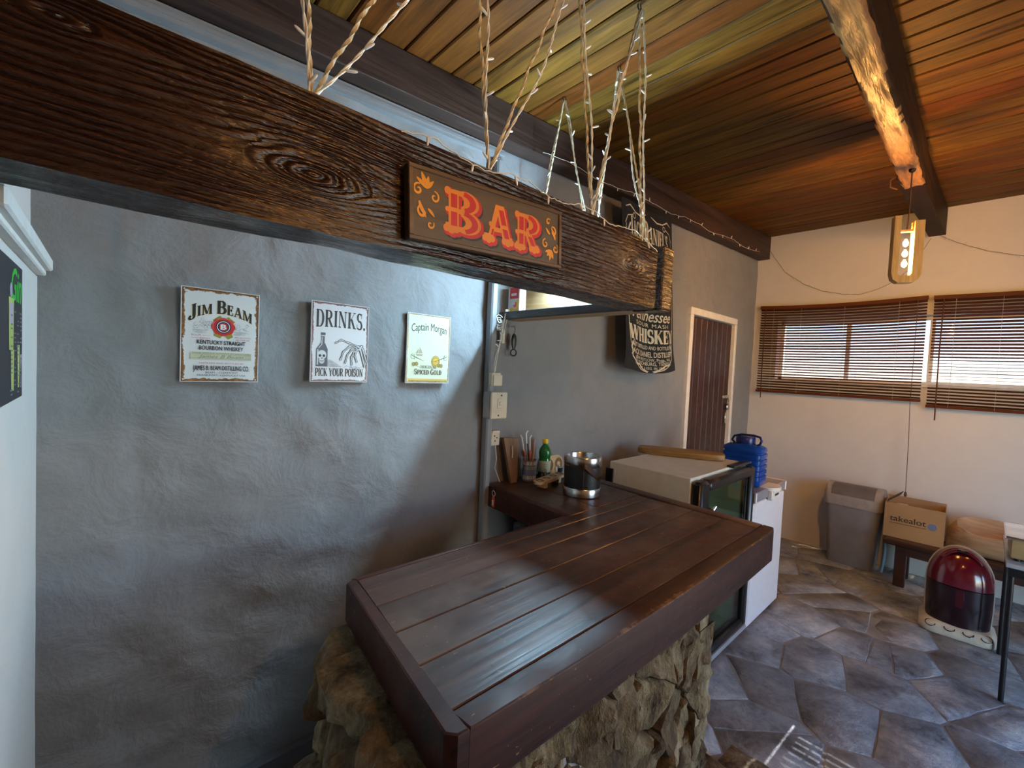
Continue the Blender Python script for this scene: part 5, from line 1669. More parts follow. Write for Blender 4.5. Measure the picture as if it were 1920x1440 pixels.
# little engraved landscape left and right of the seal
rnd = random.Random(2)
eng = []
for side, cx0, cnt in ((-1, 0.058, 26), (1, 0.165, 16)):
    for k in range(cnt):
        a, bq = rnd.uniform(-0.022, 0.022), rnd.uniform(-0.016, 0.016)
        r = rnd.uniform(0.003, 0.0075)
        a0 = rnd.uniform(0, 360)
        eng.append(p_ring(cx0 + a, 0.183 + bq * (1 - abs(a) / 0.05), r, r + 0.0007, 9, a0, a0 + 170, 0.8))
    for k in range(7):
        y = 0.166 - 0.0018 * k
        u0 = cx0 - 0.028 + rnd.uniform(0, 0.012)
        eng.append(p_rect(u0, u0 + rnd.uniform(0.02, 0.045), y, y + 0.0005))
P.layer('engraving', eng, M_GREYINK)
P.layer('ribbon', [p_poly([(0.086, 0.150), (0.104, 0.142), (0.110, 0.150), (0.116, 0.172), (0.094, 0.172)]),
                   p_poly([(0.118, 0.150), (0.126, 0.140), (0.140, 0.148), (0.132, 0.174), (0.108, 0.172)]),
                   p_poly([(0.084, 0.200), (0.104, 0.216), (0.112, 0.205), (0.092, 0.192)]), p_poly([(0.116, 0.205), (0.126, 0.214), (0.146, 0.198), (0.136, 0.190)])], plain('olive_ink', (0.30, 0.26, 0.025), 0.4, bump=0))
P.layer('seal', p_disc(0.113, 0.180, 0.0325, 0.0290, 40, 0.035, 8), M_REDINK)
P.layer('seal_highlight', p_ring(0.113, 0.180, 0.0285, 0.0300, 40, 20, 200, 0.9), plain('pink_ink', (0.75, 0.16, 0.14), 0.3, bump=0))
P.layer('seal_ring', p_ring(0.113, 0.180, 0.0125, 0.0215, 36), plain('navy_ink', (0.02, 0.025, 0.07), 0.4, bump=0))
ringt = []
for i in range(26):
    a = math.radians(360 * i / 26)
    ringt.append(p_move(p_rect(-0.0009, 0.0009, -0.0022, 0.0022), 0.113 + 0.017 * math.cos(a), 0.180 + 0.017 * math.sin(a), 1, 1, a))
P.layer('seal_letters', ringt, M_WHITEINK)
P.layer('seal_initial', p_move(sans('B', 0.017, 0.06, width=0.0145), 0.113, 0.1715), M_WHITEINK)
M_PINKTXT = plain('faded_red_ink', (0.50, 0.12, 0.14), 0.5, bump=0)
P.layer('small_red_print', [p_move(sans('SOUR', 0.0052, 0.0, width=0.026), 0.040, 0.1465), p_move(sans('MASH', 0.0052, width=0.026), 0.063, 0.1375),
                            p_rect(0.056, 0.076, 0.1485, 0.1492), p_rect(0.028, 0.046, 0.1395, 0.1402),
                            p_move(sans('40% ALC/VOL', 0.0050, width=0.048), 0.168, 0.1455), p_move(sans('(80 PROOF)', 0.0050, width=0.040), 0.168, 0.1375),
                            p_move(sans('DISTILLED AND BOTTLED BY', 0.0050, width=0.124), 0.111, 0.0585)], M_PINKTXT)
M_INK = plain('blueblack_ink', (0.018, 0.020, 0.035), 0.45, bump=0)
P.layer('whiskey_lines', [p_move(sans('KENTUCKY STRAIGHT', 0.0135, 0.018, width=0.134), 0.109, 0.1215),
                          p_move(sans('BOURBON WHISKEY', 0.0135, 0.018, width=0.122), 0.109, 0.1030)], M_INK)
P.layer('signature_band', p_rect(0.026, 0.194, 0.0730, 0.0960), plain('pale_green_band', (0.52, 0.54, 0.36), 0.5, bump=0))
P.layer('band_lines', [p_rect(0.026, 0.194, 0.0885, 0.0890), p_rect(0.026, 0.194, 0.0760, 0.0765), p_move(sans('NONE GENUINE WITHOUT MY SIGNATURE', 0.0042, width=0.158), 0.110, 0.0905)], plain('brown_ink', (0.20, 0.13, 0.06), 0.5, bump=0))
P.layer('signature', p_move(sans('James B Beam', 0.0105, -0.006, 0.4, width=0.125), 0.108, 0.0775), M_GREYINK)
P.layer('company_lines', [p_map(sans('JAMES B. BEAM DISTILLING CO.', 0.0145, 0.014, width=0.155), lambda u, v: (0.111 + u, 0.0385 + v * (1 + 0.25 * (u / 0.08) ** 2) - 0.0028 * (u / 0.08) ** 2)),
                          p_move(sans('BEAM - CLERMONT', 0.0060, 0.0, width=0.090), 0.111, 0.0275),
                          p_move(sans('FRANKFORT, KENTUCKY USA', 0.0060, 0.0, width=0.134), 0.111, 0.0185)], M_INK)

# sign 2: drinks / pick your poison
w, h = 0.221, 0.302
s2, w, h, P = tin_sign('white tin sign with black serif words, skull bottle and skeleton hand', 0.555, 0.776, 1.513, 1.815,
                       worn_sheet('enamel_pinkwhite', (0.70, 0.66, 0.66), ((0.08, 0.02, 0.025), (0.30, 0.12, 0.12)), w, h, 0.55))
P.layer('title', p_map(serif('DRINKS.', 0.062, 0.194, T=0.22, t=0.06), lambda u, v: (w / 2 + 0.002 + u, 0.206 + v + (0.016 * (u / 0.1) ** 2 if v < 0.03 else 0.0) * -0.35 + 0.004)), M_BLACK)
P.layer('footer', p_move(serif('PICK YOUR POISON', 0.0300, 0.186, T=0.24, t=0.09, track=0.02), w / 2, 0.022), M_BLACK)
bot = [(0.020, 0.058), (0.024, 0.054), (0.058, 0.054), (0.062, 0.058), (0.062, 0.122), (0.058, 0.134), (0.050, 0.148), (0.050, 0.172), (0.053, 0.174), (0.053, 0.186), (0.036, 0.186), (0.036, 0.174), (0.038, 0.172), (0.037, 0.148), (0.026, 0.136), (0.020, 0.122)]
def fan(pts):
    c = (sum(p[0] for p in pts) / len(pts), sum(p[1] for p in pts) / len(pts))
    return ([c] + list(pts), [(0, i + 1, (i + 1) % len(pts) + 1) for i in range(len(pts))])
P.layer('bottle_shadow', [p_rect(0.060, 0.118 - 0.006 * k, 0.058 + 0.0035 * k, 0.0595 + 0.0035 * k) for k in range(8)], plain('mid_grey_ink', (0.25, 0.25, 0.26), 0.5, bump=0))
P.layer('bottle_body', [p_poly([(0.020, 0.058), (0.062, 0.058), (0.062, 0.124), (0.052, 0.146), (0.036, 0.146), (0.020, 0.124)]), p_rect(0.0375, 0.050, 0.146, 0.173), p_rect(0.036, 0.0525, 0.176, 0.186)], plain('bottle_grey_ink', (0.10, 0.10, 0.11), 0.5, bump=0))
P.layer('bottle_light', [p_rect(0.023, 0.028, 0.064, 0.122), p_line([(0.028, 0.126), (0.040, 0.142), (0.041, 0.170)], [0.003, 0.003, 0.0018]), p_disc(0.041, 0.102, 0.0165, 0.0175), p_disc(0.041, 0.080, 0.0105, 0.0115)], plain('bone_ink', (0.62, 0.61, 0.60), 0.5, bump=0))
P.layer('skull_marks', [p_disc(0.034, 0.099, 0.0048, 0.0052), p_disc(0.0485, 0.099, 0.0048, 0.0052), p_poly([(0.041, 0.094), (0.0385, 0.087), (0.0435, 0.087)]), p_rect(0.033, 0.049, 0.0785, 0.0795)] + [p_rect(0.0335 + 0.0036 * k, 0.0342 + 0.0036 * k, 0.074, 0.083) for k in range(5)], M_BLACK)
bones = []
wrist = (0.196, 0.134)
fingers = [[(0.178, 0.142), (0.148, 0.152), (0.112, 0.163), (0.092, 0.150)],
           [(0.176, 0.136), (0.146, 0.140), (0.122, 0.118), (0.112, 0.088)],
           [(0.178, 0.132), (0.154, 0.128), (0.138, 0.106), (0.130, 0.076)],
           [(0.182, 0.130), (0.164, 0.120), (0.154, 0.098), (0.156, 0.070)],
           [(0.184, 0.130), (0.172, 0.122), (0.168, 0.102), (0.176, 0.082)]]
dark, lite = [], []
for f in fingers:
    for a, b in zip(f[:-1], f[1:]):
        dark.append(p_line([a, ((a[0] + b[0]) / 2, (a[1] + b[1]) / 2), b], [0.0085, 0.0058, 0.0078]))
        lite.append(p_line([a, ((a[0] + b[0]) / 2, (a[1] + b[1]) / 2), b], [0.0046, 0.0018, 0.0038]))
    for q in f[1:]:
        dark.append(p_disc(q[0], q[1], 0.0045, n=12)); lite.append(p_disc(q[0], q[1], 0.0027, n=10))
for (a, b) in (((0.188, 0.136), (0.210, 0.060)), ((0.198, 0.136), (0.217, 0.080))):
    dark.append(p_line([a, b], [0.011, 0.0085])); lite.append(p_line([a, b], [0.0065, 0.004]))
for (u, v) in ((0.182, 0.140), (0.190, 0.136), (0.186, 0.130), (0.194, 0.142)):
    dark.append(p_disc(u, v, 0.007, n=12)); lite.append(p_disc(u, v, 0.0045, n=10))
P.layer('hand_outline', dark, M_BLACK)
P.layer('hand_bones', lite, MATS['bone_ink'])
P.layer('flourish', [spiral(0.168, 0.062, 0.016, 0.8, 0.0012, 2.4), p_line([(0.124, 0.056), (0.136, 0.064), (0.152, 0.058), (0.178, 0.054), (0.196, 0.062)], 0.0010), p_line([(0.146, 0.056), (0.165, 0.062), (0.19, 0.056)], 0.0008)], M_GREYINK)

# sign 3: pale green-cream rum sign (the figure on it is left out)
w, h = 0.222, 0.305
s3, w, h, P = tin_sign('pale green-cream tin sign with crossed swords and gold coins, nearest the trunking', 0.950, 1.172, 1.512, 1.817,
                       worn_sheet('enamel_cream', (0.62, 0.63, 0.44), ((0.16, 0.07, 0.015), (0.45, 0.26, 0.05)), w, h, 0.35))
M_BRN = plain('dark_brown_ink', (0.065, 0.048, 0.03), 0.5, bump=0)
cm = sans('Captain Morgan', 0.036, 0.008, width=0.180)
P.layer('title', p_map(cm, lambda u, v: (w / 2 + u, 0.234 + v - 1.3 * u * u)), M_BRN)
P.layer('barrel', [p_disc(0.148, 0.098, 0.022, 0.026, 28), ], plain('barrel_ink', (0.60, 0.38, 0.03), 0.5, bump=0))
P.layer('barrel_hoops', [p_ring(0.148, 0.098, 0.0165, 0.0182, 24), p_ring(0.148, 0.098, 0.0205, 0.0222, 24, sv=1.18), p_rect(0.128, 0.168, 0.0970, 0.0982)], plain('hoop_ink', (0.14, 0.06, 0.015), 0.5, bump=0))
sw = []
for sgn, cx in ((1, 0.052), (-1, 0.180)):
    sw.append(p_line([(cx - 0.030 * sgn, 0.123), (cx, 0.111), (cx + 0.036 * sgn, 0.098)], [0.002, 0.003, 0.001]))
    sw.append(p_ring(cx - 0.020 * sgn, 0.117, 0.010, 0.0116, 14, 100, 330))
    sw.append(p_line([(cx - 0.016 * sgn, 0.128), (cx - 0.012 * sgn, 0.104)], 0.0016))
P.layer('sword', [p_join(sw[:3]), p_join(sw[3:])], M_BRN, True)
P.layer('coin', [p_disc(u, v, 0.0095) for u, v in ((0.036, 0.083), (0.050, 0.085), (0.164, 0.082), (0.178, 0.080))], plain('coin_ink', (0.36, 0.27, 0.06), 0.5, bump=0), True)
P.layer('coin_ring', [p_ring(u, v, 0.0055, 0.0064, 16) for u, v in ((0.036, 0.083), (0.050, 0.085), (0.164, 0.082), (0.178, 0.080))], M_BRN, True)
P.layer('ship', [p_poly([(0.044, 0.128), (0.082, 0.128), (0.076, 0.120), (0.050, 0.120)]), p_poly([(0.060, 0.131), (0.080, 0.133), (0.064, 0.160)]), p_poly([(0.044, 0.131), (0.058, 0.132), (0.058, 0.152)])], plain('ship_ink', (0.40, 0.34, 0.22), 0.6, bump=0))
P.layer('rum_lines', [p_move(serif('ORIGINAL', 0.0130, 0.088, T=0.16, t=0.06), w / 2, 0.066), p_move(serif('SPICED GOLD', 0.0205, 0.142, T=0.22, t=0.09, first=1.2), w / 2, 0.0385),
                      p_rect(0.052, 0.062, 0.072, 0.0728), p_rect(0.160, 0.170, 0.072, 0.0728)], M_BRN)
P.layer('bottom_band', [p_rect(0.010, w - 0.010, 0.008, 0.020)], plain('amber_ink', (0.62, 0.40, 0.10), 0.5, bump=0))
P.layer('bottom_band_line', [p_rect(0.012, w - 0.012, 0.0085, 0.0115)], plain('rust_line', (0.30, 0.13, 0.02), 0.6, bump=0))

# ------------------------------------------------------------------ cocktail poster on the white return wall
gp = thing('cocktail_poster', 'dark poster with green brush lettering and drawn glasses on the white wall', 'poster', (STUB, 1.425, 1.490))
PW, PH = 0.42, 0.272
B(0.0, 0.0022, -PW, 0.0, 0.0, PH).build('paper', plain('poster_black', (0.018, 0.016, 0.022), 0.5), gp, 0)
P = Print(gp, lambda u, v, n: (0.0023 + n, -PW + u, v))
M_GRN = plain('green_brush', (0.02, 0.50, 0.03), 0.4, bump=0)
P.layer('brush_title', p_move(sans('Gin', 0.066, 0.035, 0.35, width=0.135), PW - 0.082, 0.198), M_GRN)
P.layer('drawn_glasses', [p_poly([(PW - 0.175, 0.10), (PW - 0.125, 0.10), (PW - 0.118, 0.20), (PW - 0.18, 0.20)]), p_poly([(PW - 0.065, 0.022), (PW - 0.045, 0.022), (PW - 0.04, 0.11), (PW - 0.072, 0.11)]), p_poly([(PW - 0.15, 0.02), (PW - 0.12, 0.02), (PW - 0.115, 0.10), (PW - 0.155, 0.10)])], plain('glass_green_ink', (0.45, 0.55, 0.12), 0.4, bump=0))
P.layer('drawn_pale', [p_poly([(PW - 0.012, 0.09), (PW - 0.034, 0.09), (PW - 0.022, 0.045)]), p_rect(PW - 0.17, PW - 0.13, 0.15, 0.19), p_disc(PW - 0.155, 0.214, 0.014), p_rect(PW - 0.025, PW - 0.0195, 0.02, 0.045)], plain('lilac_ink', (0.45, 0.36, 0.52), 0.4, bump=0))
ln = []
rl = random.Random(8)
for c in range(4):
    for k in range(20):
        if rl.random() < 0.35: continue
        u0 = PW - 0.024 - c * 0.04
        ln.append(p_rect(u0 - 0.010 - rl.random() * 0.012, u0 + 0.008, 0.012 + k * 0.0085, 0.0150 + k * 0.0085))
P.layer('recipe_lines', ln, plain('poster_grey', (0.20, 0.20, 0.23), 0.5, bump=0))

# ------------------------------------------------------------------ painted sign on the beam
bsn = thing('bar_sign', 'brown painted wooden sign with red and gold circus letters on the beam', 'sign', (0.436, 0.811, 1.845))
bsn.rotation_euler = (0, math.radians(-2.9), 0)
w, h = 0.452, 0.147
B(0.0, w, -0.019, 0.0, 0.0, h, 0.003).build('sign_board', wood('sign_wood', (0.055, 0.034, 0.018), (0.12, 0.078, 0.042), 'X', 3, 0.06, 0.45, 0.1), bsn, 30)
fr = MB()
for (a0, a1, c0, c1) in ((0, w, 0, 0.009), (0, w, h - 0.009, h), (0, 0.011, 0.009, h - 0.009), (w - 0.011, w, 0.009, h - 0.009)):
    fr.box(a0, a1, -0.0225, -0.017, c0, c1, 0.0015)
fr.build('sign_frame', wood('sign_frame_wood', (0.075, 0.042, 0.02), (0.16, 0.095, 0.045), 'X', 3, 0.06, 0.4, 0.1), bsn, 30)
P = Print(bsn, lambda u, v, n: (u, -0.0192 - n, v))
def circus(ch, cu, base, H, W, widen, dx=0.0, dy=0.0):
    """display capital with bulbous feet; widen grows every stroke"""
    T = 0.30 + widen
    out = []
    def st(x0, y0, x1, y1, w_): out.append(_s(x0, y0, x1, y1, w_ + widen))
    def foot(x, y, up=False):
        r = 0.10 + widen * 0.5
        for k in (-1, 0, 1):
            out.append(p_disc(x + k * 0.125, y + (0.02 if k else -0.015), r, r * 0.9, 14))
        out.append(_s(x - 0.16, y + 0.10, x + 0.16, y + 0.10, 0.1 + widen))
    def bowl(cy, ry, rx, x):
        vs = []; fs = []
        for i in range(15):
            a = math.radians(-90 + 180 * i / 14)
            W1 = 0.30 * abs(math.cos(a)) + 0.16 + widen
            for sg in (0.5, -0.5):
                vs.append((x + (rx + sg * W1) * math.cos(a), cy + (ry + sg * W1 * 0.75) * math.sin(a)))
            if i: fs.append((2 * i - 2, 2 * i - 1, 2 * i + 1, 2 * i))
        out.append((vs, fs))
    if ch == 'B':
        st(0.22, 0.06, 0.22, 0.98, 0.28); bowl(0.745, 0.19, 0.30, 0.42); bowl(0.265, 0.20, 0.36, 0.42)
        st(0.2, 0.93, 0.45, 0.93, 0.12); st(0.2, 0.5, 0.45, 0.5, 0.12); st(0.2, 0.08, 0.45, 0.08, 0.12); foot(0.16, 0.04); out.append(p_disc(0.06, 0.93, 0.09 + widen * .5)); out.append(p_disc(0.05, 0.5, 0.06 + widen * .5))
    elif ch == 'A':
        st(0.16, 0.05, 0.44, 0.98, 0.17); st(0.50, 0.98, 0.78, 0.05, 0.30); st(0.24, 0.33, 0.68, 0.33, 0.12); foot(0.12, 0.04); foot(0.80, 0.04); out.append(p_disc(0.18, 0.45, 0.06 + widen * .5))
    else:
        st(0.22, 0.06, 0.22, 0.98, 0.28); bowl(0.72, 0.20, 0.32, 0.42); st(0.2, 0.93, 0.45, 0.93, 0.12); st(0.2, 0.45, 0.45, 0.45, 0.12)
        st(0.50, 0.46, 0.72, 0.06, 0.28); foot(0.18, 0.04); foot(0.76, 0.04); out.append(p_disc(0.06, 0.93, 0.09 + widen * .5)); out.append(p_disc(0.05, 0.45, 0.06 + widen * .5))
    p = p_join(out)
    return p_map(p, lambda u, v: (cu + (u - 0.45 + dx) * W, base + (v + dy) * H))
LT = (('B', 0.132, 0.030, 0.088, 0.094), ('A', 0.235, 0.028, 0.086, 0.086), ('R', 0.328, 0.026, 0.086, 0.086))
P.layer('letter_shadow', [circus(c, cu, b_, H_, W_, 0.08, 0.06, -0.06) for c, cu, b_, H_, W_ in LT], M_BLACK, True)
P.layer('letter_block', [circus(c, cu, b_, H_, W_, 0.09, 0.02, -0.01) for c, cu, b_, H_, W_ in LT], M_REDINK, True)
P.layer('letter_outline', [circus(c, cu, b_, H_, W_, 0.0, -0.03, 0.035) for c, cu, b_, H_, W_ in LT], plain('orange_ink', (0.68, 0.22, 0.015), 0.4, bump=0), True)
inls = []
for c, cu, b_, H_, W_ in LT:
    inl = []
    inls.append(inl)
    def q(u, v, cu=cu, b_=b_, H_=H_, W_=W_): return (cu + (u - 0.45) * W_, b_ + v * H_)
    def bar(x0, y0, x1, y1, w_): inl.append(p_map(_s(x0, y0, x1, y1, w_), q))
    def arcb(cy, ry, rx, x):
        inl.append(p_map(p_ring(x, cy, rx - 0.07, rx + 0.11, 12, -75, 80, ry / rx), q))
    if c == 'B':
        bar(0.20, 0.17, 0.20, 0.50, 0.17); bar(0.20, 0.60, 0.20, 0.92, 0.17); arcb(0.78, 0.19, 0.30, 0.42); arcb(0.30, 0.21, 0.36, 0.42)
    elif c == 'A':
        bar(0.52, 0.90, 0.63, 0.52, 0.17); bar(0.66, 0.42, 0.74, 0.18, 0.18); bar(0.20, 0.20, 0.24, 0.36, 0.07)
    else:
        bar(0.20, 0.17, 0.20, 0.46, 0.17); bar(0.20, 0.56, 0.20, 0.92, 0.17); arcb(0.755, 0.20, 0.32, 0.42); bar(0.54, 0.42, 0.68, 0.18, 0.16)
P.layer('letter_inline', [p_join(q) for q in inls], M_REDINK, True)
orn = []
for (cx, sg) in ((0.040, 1), (w - 0.040, -1)):
    oy = 0.118 if sg > 0 else 0.030
    fl_ = 1 if sg > 0 else -1
    for a, L_, wd in ((62, 0.024, 0.0085), (95, 0.030, 0.009), (128, 0.026, 0.008), (30, 0.024, 0.007)):
        aa = math.radians(a if sg > 0 else a + 180)
        s_ = 1.0 if sg > 0 else 0.85
        orn.append(leaf(cx, oy - 0.012 * fl_, cx + L_ * s_ * math.cos(aa), oy - 0.012 * fl_ + L_ * s_ * math.sin(aa), wd, 0.25 * fl_))
    orn.append(spiral(cx + 0.020 * sg, oy - 0.026 * fl_, 0.012, 1.1, 0.0045, 1.6, -sg))
    orn.append(spiral(cx - 0.018 * sg, oy - 0.018 * fl_, 0.012, 1.2, 0.005, 1.2, sg))
    orn.append(spiral(cx - 0.008 * sg, oy - 0.060 * fl_, 0.013, 0.9, 0.006, 2.0, sg))
    orn.append(spiral(cx + 0.010 * sg, oy - 0.082 * fl_, 0.009, 1.0, 0.0045, 0.6, -sg))
    orn.append(leaf(cx - 0.016 * sg, oy - 0.040 * fl_, cx - 0.010 * sg, oy - 0.072 * fl_, 0.007, 0.3))
    orn.append(leaf(cx + 0.004 * sg, oy - 0.052 * fl_, cx + 0.022 * sg, oy - 0.060 * fl_, 0.006, -0.3))
orn = [p_map(o, lambda u, v: (max(0.0125, min(w - 0.0125, u)), max(0.0105, min(h - 0.0105, v)))) for o in orn]
P.layer('scrollwork', [p_join(orn[:len(orn) // 2]), p_join(orn[len(orn) // 2:])], M_YEL, True)

# ------------------------------------------------------------------ black cloth banner on the wall plate
bn_ = thing('cloth_banner', 'black cloth banner with cream whiskey lettering hanging beyond the beam end', 'banner', (2.30, 1.595, 1.632))
BWD, BHT = 0.66, 1.045
def ban(u, v, n):
    """cloth: top corners pinned, belly out a little, bottom corners flaring"""
    s = v / BHT
    uu = 0.03 + u * (0.97 + 0.09 * math.exp(-((s) / 0.10) ** 2)) + 0.17 * (1 - s) * 0.75 - 0.03 * math.exp(-((s) / 0.10) ** 2)
    dip = -0.025 * math.sin(math.pi * u / BWD) * math.exp(-s * 6) * 1.2
    y = -0.018 * math.sin(3.1 * math.pi * u / BWD + 0.5) * (1 - 0.7 * s) - 0.02 * (1 - s)
    return (uu - 0.02, y - n, v + dip)
cl = MB()
NU, NV = 26, 30
vs = [ban(BWD * i / NU, BHT * j / NV, 0) for i in range(NU + 1) for j in range(NV + 1)]
fs = [(i * (NV + 1) + j, (i + 1) * (NV + 1) + j, (i + 1) * (NV + 1) + j + 1, i * (NV + 1) + j + 1) for i in range(NU) for j in range(NV)]
o = len(vs)
vs += [(x, y + 0.003, z) for x, y, z in vs]
fs += [tuple(k + o for k in reversed(f)) for f in fs]
cl.add(vs, fs)
cl.build('cloth', plain('black_cloth', (0.014, 0.013, 0.014), 0.85, bump=0.2, scale=40), bn_, 60, recalc=False)
P = Print(bn_, lambda u, v, n: ban(u, v, n + 0.0015))
def fine(p, step=0.03):
    """cut long faces so print follows the folds"""
    bm = bmesh.new()
    vv = [bm.verts.new((a, b_, 0)) for a, b_ in p[0]]
    for f in p[1]:
        try: bm.faces.new([vv[i] for i in f])
        except ValueError: pass
    bmesh.ops.triangulate(bm, faces=bm.faces[:])
    for _ in range(3):
        es = [e for e in bm.edges if e.calc_length() > step]
        if not es: break
        bmesh.ops.subdivide_edges(bm, edges=es, cuts=1)
        bmesh.ops.triangulate(bm, faces=[f for f in bm.faces if len(f.verts) > 4])
    bm.verts.index_update()
    r = ([(v.co.x, v.co.y) for v in bm.verts], [tuple(v.index for v in f.verts) for f in bm.faces])
    bm.free()
    return r
c_ = BWD / 2
def smile(p, dv, k=0.25):
    return p_map(p, lambda u, v: (c_ + u, dv + v + k * u * u))
lines = [
    smile(serif("JACK DANIEL'S", 0.105, 0.50, T=0.26, first=1.25), 0.84, -0.30),
    smile(sans('Old', 0.045, 0.01, 0.3, width=0.10), 0.72, 0), smile(sans('No.7', 0.07, 0.015, width=0.16), 0.60, 0),
    smile(sans('BRAND', 0.03, 0.01, width=0.12), 0.54, 0),
    smile(sans('Tennessee', 0.078, 0.02, 0.45, width=0.52), 0.325, 0.15),
    smile(sans('SOUR MASH', 0.026, 0.014, width=0.42, space=1.2), 0.286, 0.15),
    smile(serif('WHISKEY', 0.090, 0.60, T=0.27, t=0.10, track=0.0), 0.183, 0.15),
    smile(sans('BEST DISTILLED AND BOTTLED BY', 0.024, 0.014, width=0.55), 0.143, 0.15),
    smile(sans('JACK DANIEL DISTILLERY', 0.034, 0.020, width=0.55), 0.096, 0.15),
    smile(sans('LEM MOTLOW, Prop., Inc.', 0.019, 0.012, width=0.44), 0.070, 0.15),
    smile(sans('LYNCHBURG, TENN.', 0.022, 0.016, width=0.40), 0.044, 0.15),
    smile(sans('EST. & REG. IN 1866', 0.017, 0.010, width=0.28), 0.020, 0.15),
]
orn = []
for sg in (-1, 1):
    def m_(u, v): return (c_ + sg * u, v)
    orn += [p_line([m_(0.02, 0.008), m_(0.09, 0.02), m_(0.15, 0.045), m_(0.19, 0.045), m_(0.26, 0.085), m_(0.272, 0.15), m_(0.25, 0.19), m_(0.222, 0.165)], [0.004, 0.008, 0.010, 0.008, 0.009, 0.009, 0.007, 0.004]),
            p_line([m_(0.03, 0.004), m_(0.13, 0.018), m_(0.22, 0.05), m_(0.20, 0.11)], 0.005),
            p_line([m_(0.285, 0.16), m_(0.295, 0.26), m_(0.302, 0.40), m_(0.300, 0.60), m_(0.288, 0.72), m_(0.305, 0.80), m_(0.29, 0.90)], [0.004, 0.007, 0.005, 0.006, 0.007, 0.006, 0.004]),
            p_ring(c_ + sg * 0.285, 0.70, 0.016, 0.021, 16), p_ring(c_ + sg * 0.26, 0.145, 0.018, 0.023, 16),
            p_line([m_(0.03, 1.01), m_(0.10, 0.985), m_(0.17, 0.99), m_(0.24, 1.02), m_(0.29, 1.0)], [0.004, 0.009, 0.008, 0.009, 0.004]),
            p_ring(c_ + sg * 0.19, 0.965, 0.014, 0.019, 16), p_line([m_(0.21, 0.965), m_(0.27, 0.95), m_(0.30, 0.90)], 0.006)]
P.layer('lettering', [fine(p) for p in lines], M_CREAMINK, True)
P.layer('scrollwork', [p_join([fine(p) for p in orn[:len(orn) // 2]]), p_join([fine(p) for p in orn[len(orn) // 2:]])], M_CREAMINK, True)
# ------------------------------------------------------------------ switches, sockets, wires on the grey wall
M_SWITCH = plain('cream_switch', (0.62, 0.55, 0.42), 0.45, var=0.08)  # cream plastic shared by switch, boxes, socket and clip
WY = D1 - 0.012
sb = thing('light_switch', 'large cream light switch box on the cable trunking', 'switch', (1.438, WY - 0.022, 1.408))
MB().box(-0.052, 0.052, -0.032, 0.028, -0.066, 0.066, 0.007).build('back_box', plain('switch_box_grey', (0.42, 0.42, 0.42), 0.5), sb, 30)
fpl = MB().box(-0.054, 0.054, -0.044, -0.033, -0.068, 0.068, 0.006).build('face_plate', M_SWITCH, sb, 30)
B(-0.016, 0.016, -0.0475, -0.044, -0.014, 0.034, 0.002).build('rocker_frame', M_SWITCH, fpl, 30)
B(-0.008, 0.008, -0.053, -0.047, 0.0, 0.020, 0.003).build('rocker', M_SWITCH, fpl, 30)
for (x, z) in ((0.010, 0.050), (-0.006, -0.050)):
    MB().cyl((x, -0.0445, z), (x, -0.0462, z), 0.0042, n=12).build('screw', M_IRON, fpl)
j1 = thing('junction_box', 'small cream junction box just above the large switch', 'junction box', (1.424, WY - 0.022, 1.537))
B(-0.030, 0.030, -0.030, 0.0, -0.033, 0.033, 0.004).build('box_body', M_SWITCH, j1, 30)
B(-0.024, 0.034, -0.036, -0.030, -0.032, 0.022, 0.003).build('box_lid', M_SWITCH, j1, 30)
j2 = thing('plug_socket', 'small cream socket below the large switch above the bar top', 'socket', (1.453, WY - 0.006, 1.238))
B(-0.028, 0.028, -0.024, 0.012, -0.038, 0.038, 0.003).build('socket_body', M_SWITCH, j2, 30)
B(-0.024, 0.024, -0.028, -0.024, 0.026, 0.038, 0.001).build('socket_lip', M_SWITCH, j2, 30)
for (x, z) in ((-0.008, 0.012), (0.008, 0.002), (-0.004, -0.014)):
    MB().cyl((x, -0.0238, z), (x, -0.0262, z), 0.0035, n=10).build('socket_hole', M_IRON, j2)
j3 = thing('wall_clip', 'narrow white plastic clip on the wall beneath the shelf rail', 'clip', (1.492, D1 - 0.010, 1.755))
B(-0.012, 0.012, -0.014, 0.006, -0.036, 0.036, 0.003).build('clip_body', M_SWITCH, j3, 30)
B(-0.006, 0.006, -0.017, -0.013, -0.018, 0.018, 0.001).build('clip_face', M_WHTPLASTIC, j3, 30)
wr = thing('loose_wires', 'pale loose fairy-light wires running down from shelf to junction box', 'wire', (1.43, D1 - 0.05, 1.57))
M_WIRE = plain('pale_wire', (0.78, 0.77, 0.68), 0.4, bump=0)
rw = random.Random(12)
for k in range(4):
    pts = []
    for i in range(12):
        t = i / 11
        pts.append((0.07 * (1 - t) ** 2 * (0.7 + 0.3 * k / 3) - 0.006 * k * math.sin(t * 5 + k) - 0.004, -0.004 - 0.008 * math.sin(t * 4 + k), 0.32 * (1 - t) + 0.0))
    MB().tube(pts, 0.0017, 6).build('wire', M_WIRE, wr)
knot = MB()
for k in range(5):
    a0 = rw.uniform(0, 6)
    knot.tube([(0.0 + 0.016 * math.cos(a0 + s) * (1 + 0.3 * k / 5), -0.010 + 0.006 * math.sin(a0 * 2 + s), 0.225 + 0.012 * k + 0.014 * math.sin(a0 + s)) for s in [0.5 * q for q in range(9)]], 0.0017, 6)
knot.build('wire_knot', M_WIRE, wr)
budme = MB().lathe([(0.0016, 0.0), (0.0028, 0.003), (0.0030, 0.016), (0.0022, 0.021), (0.0008, 0.023)], (0, 0, 0), 8).mesh('fairy_bulb', plain('fairy_plastic', (0.88, 0.90, 0.88), 0.2, bump=0), 60)
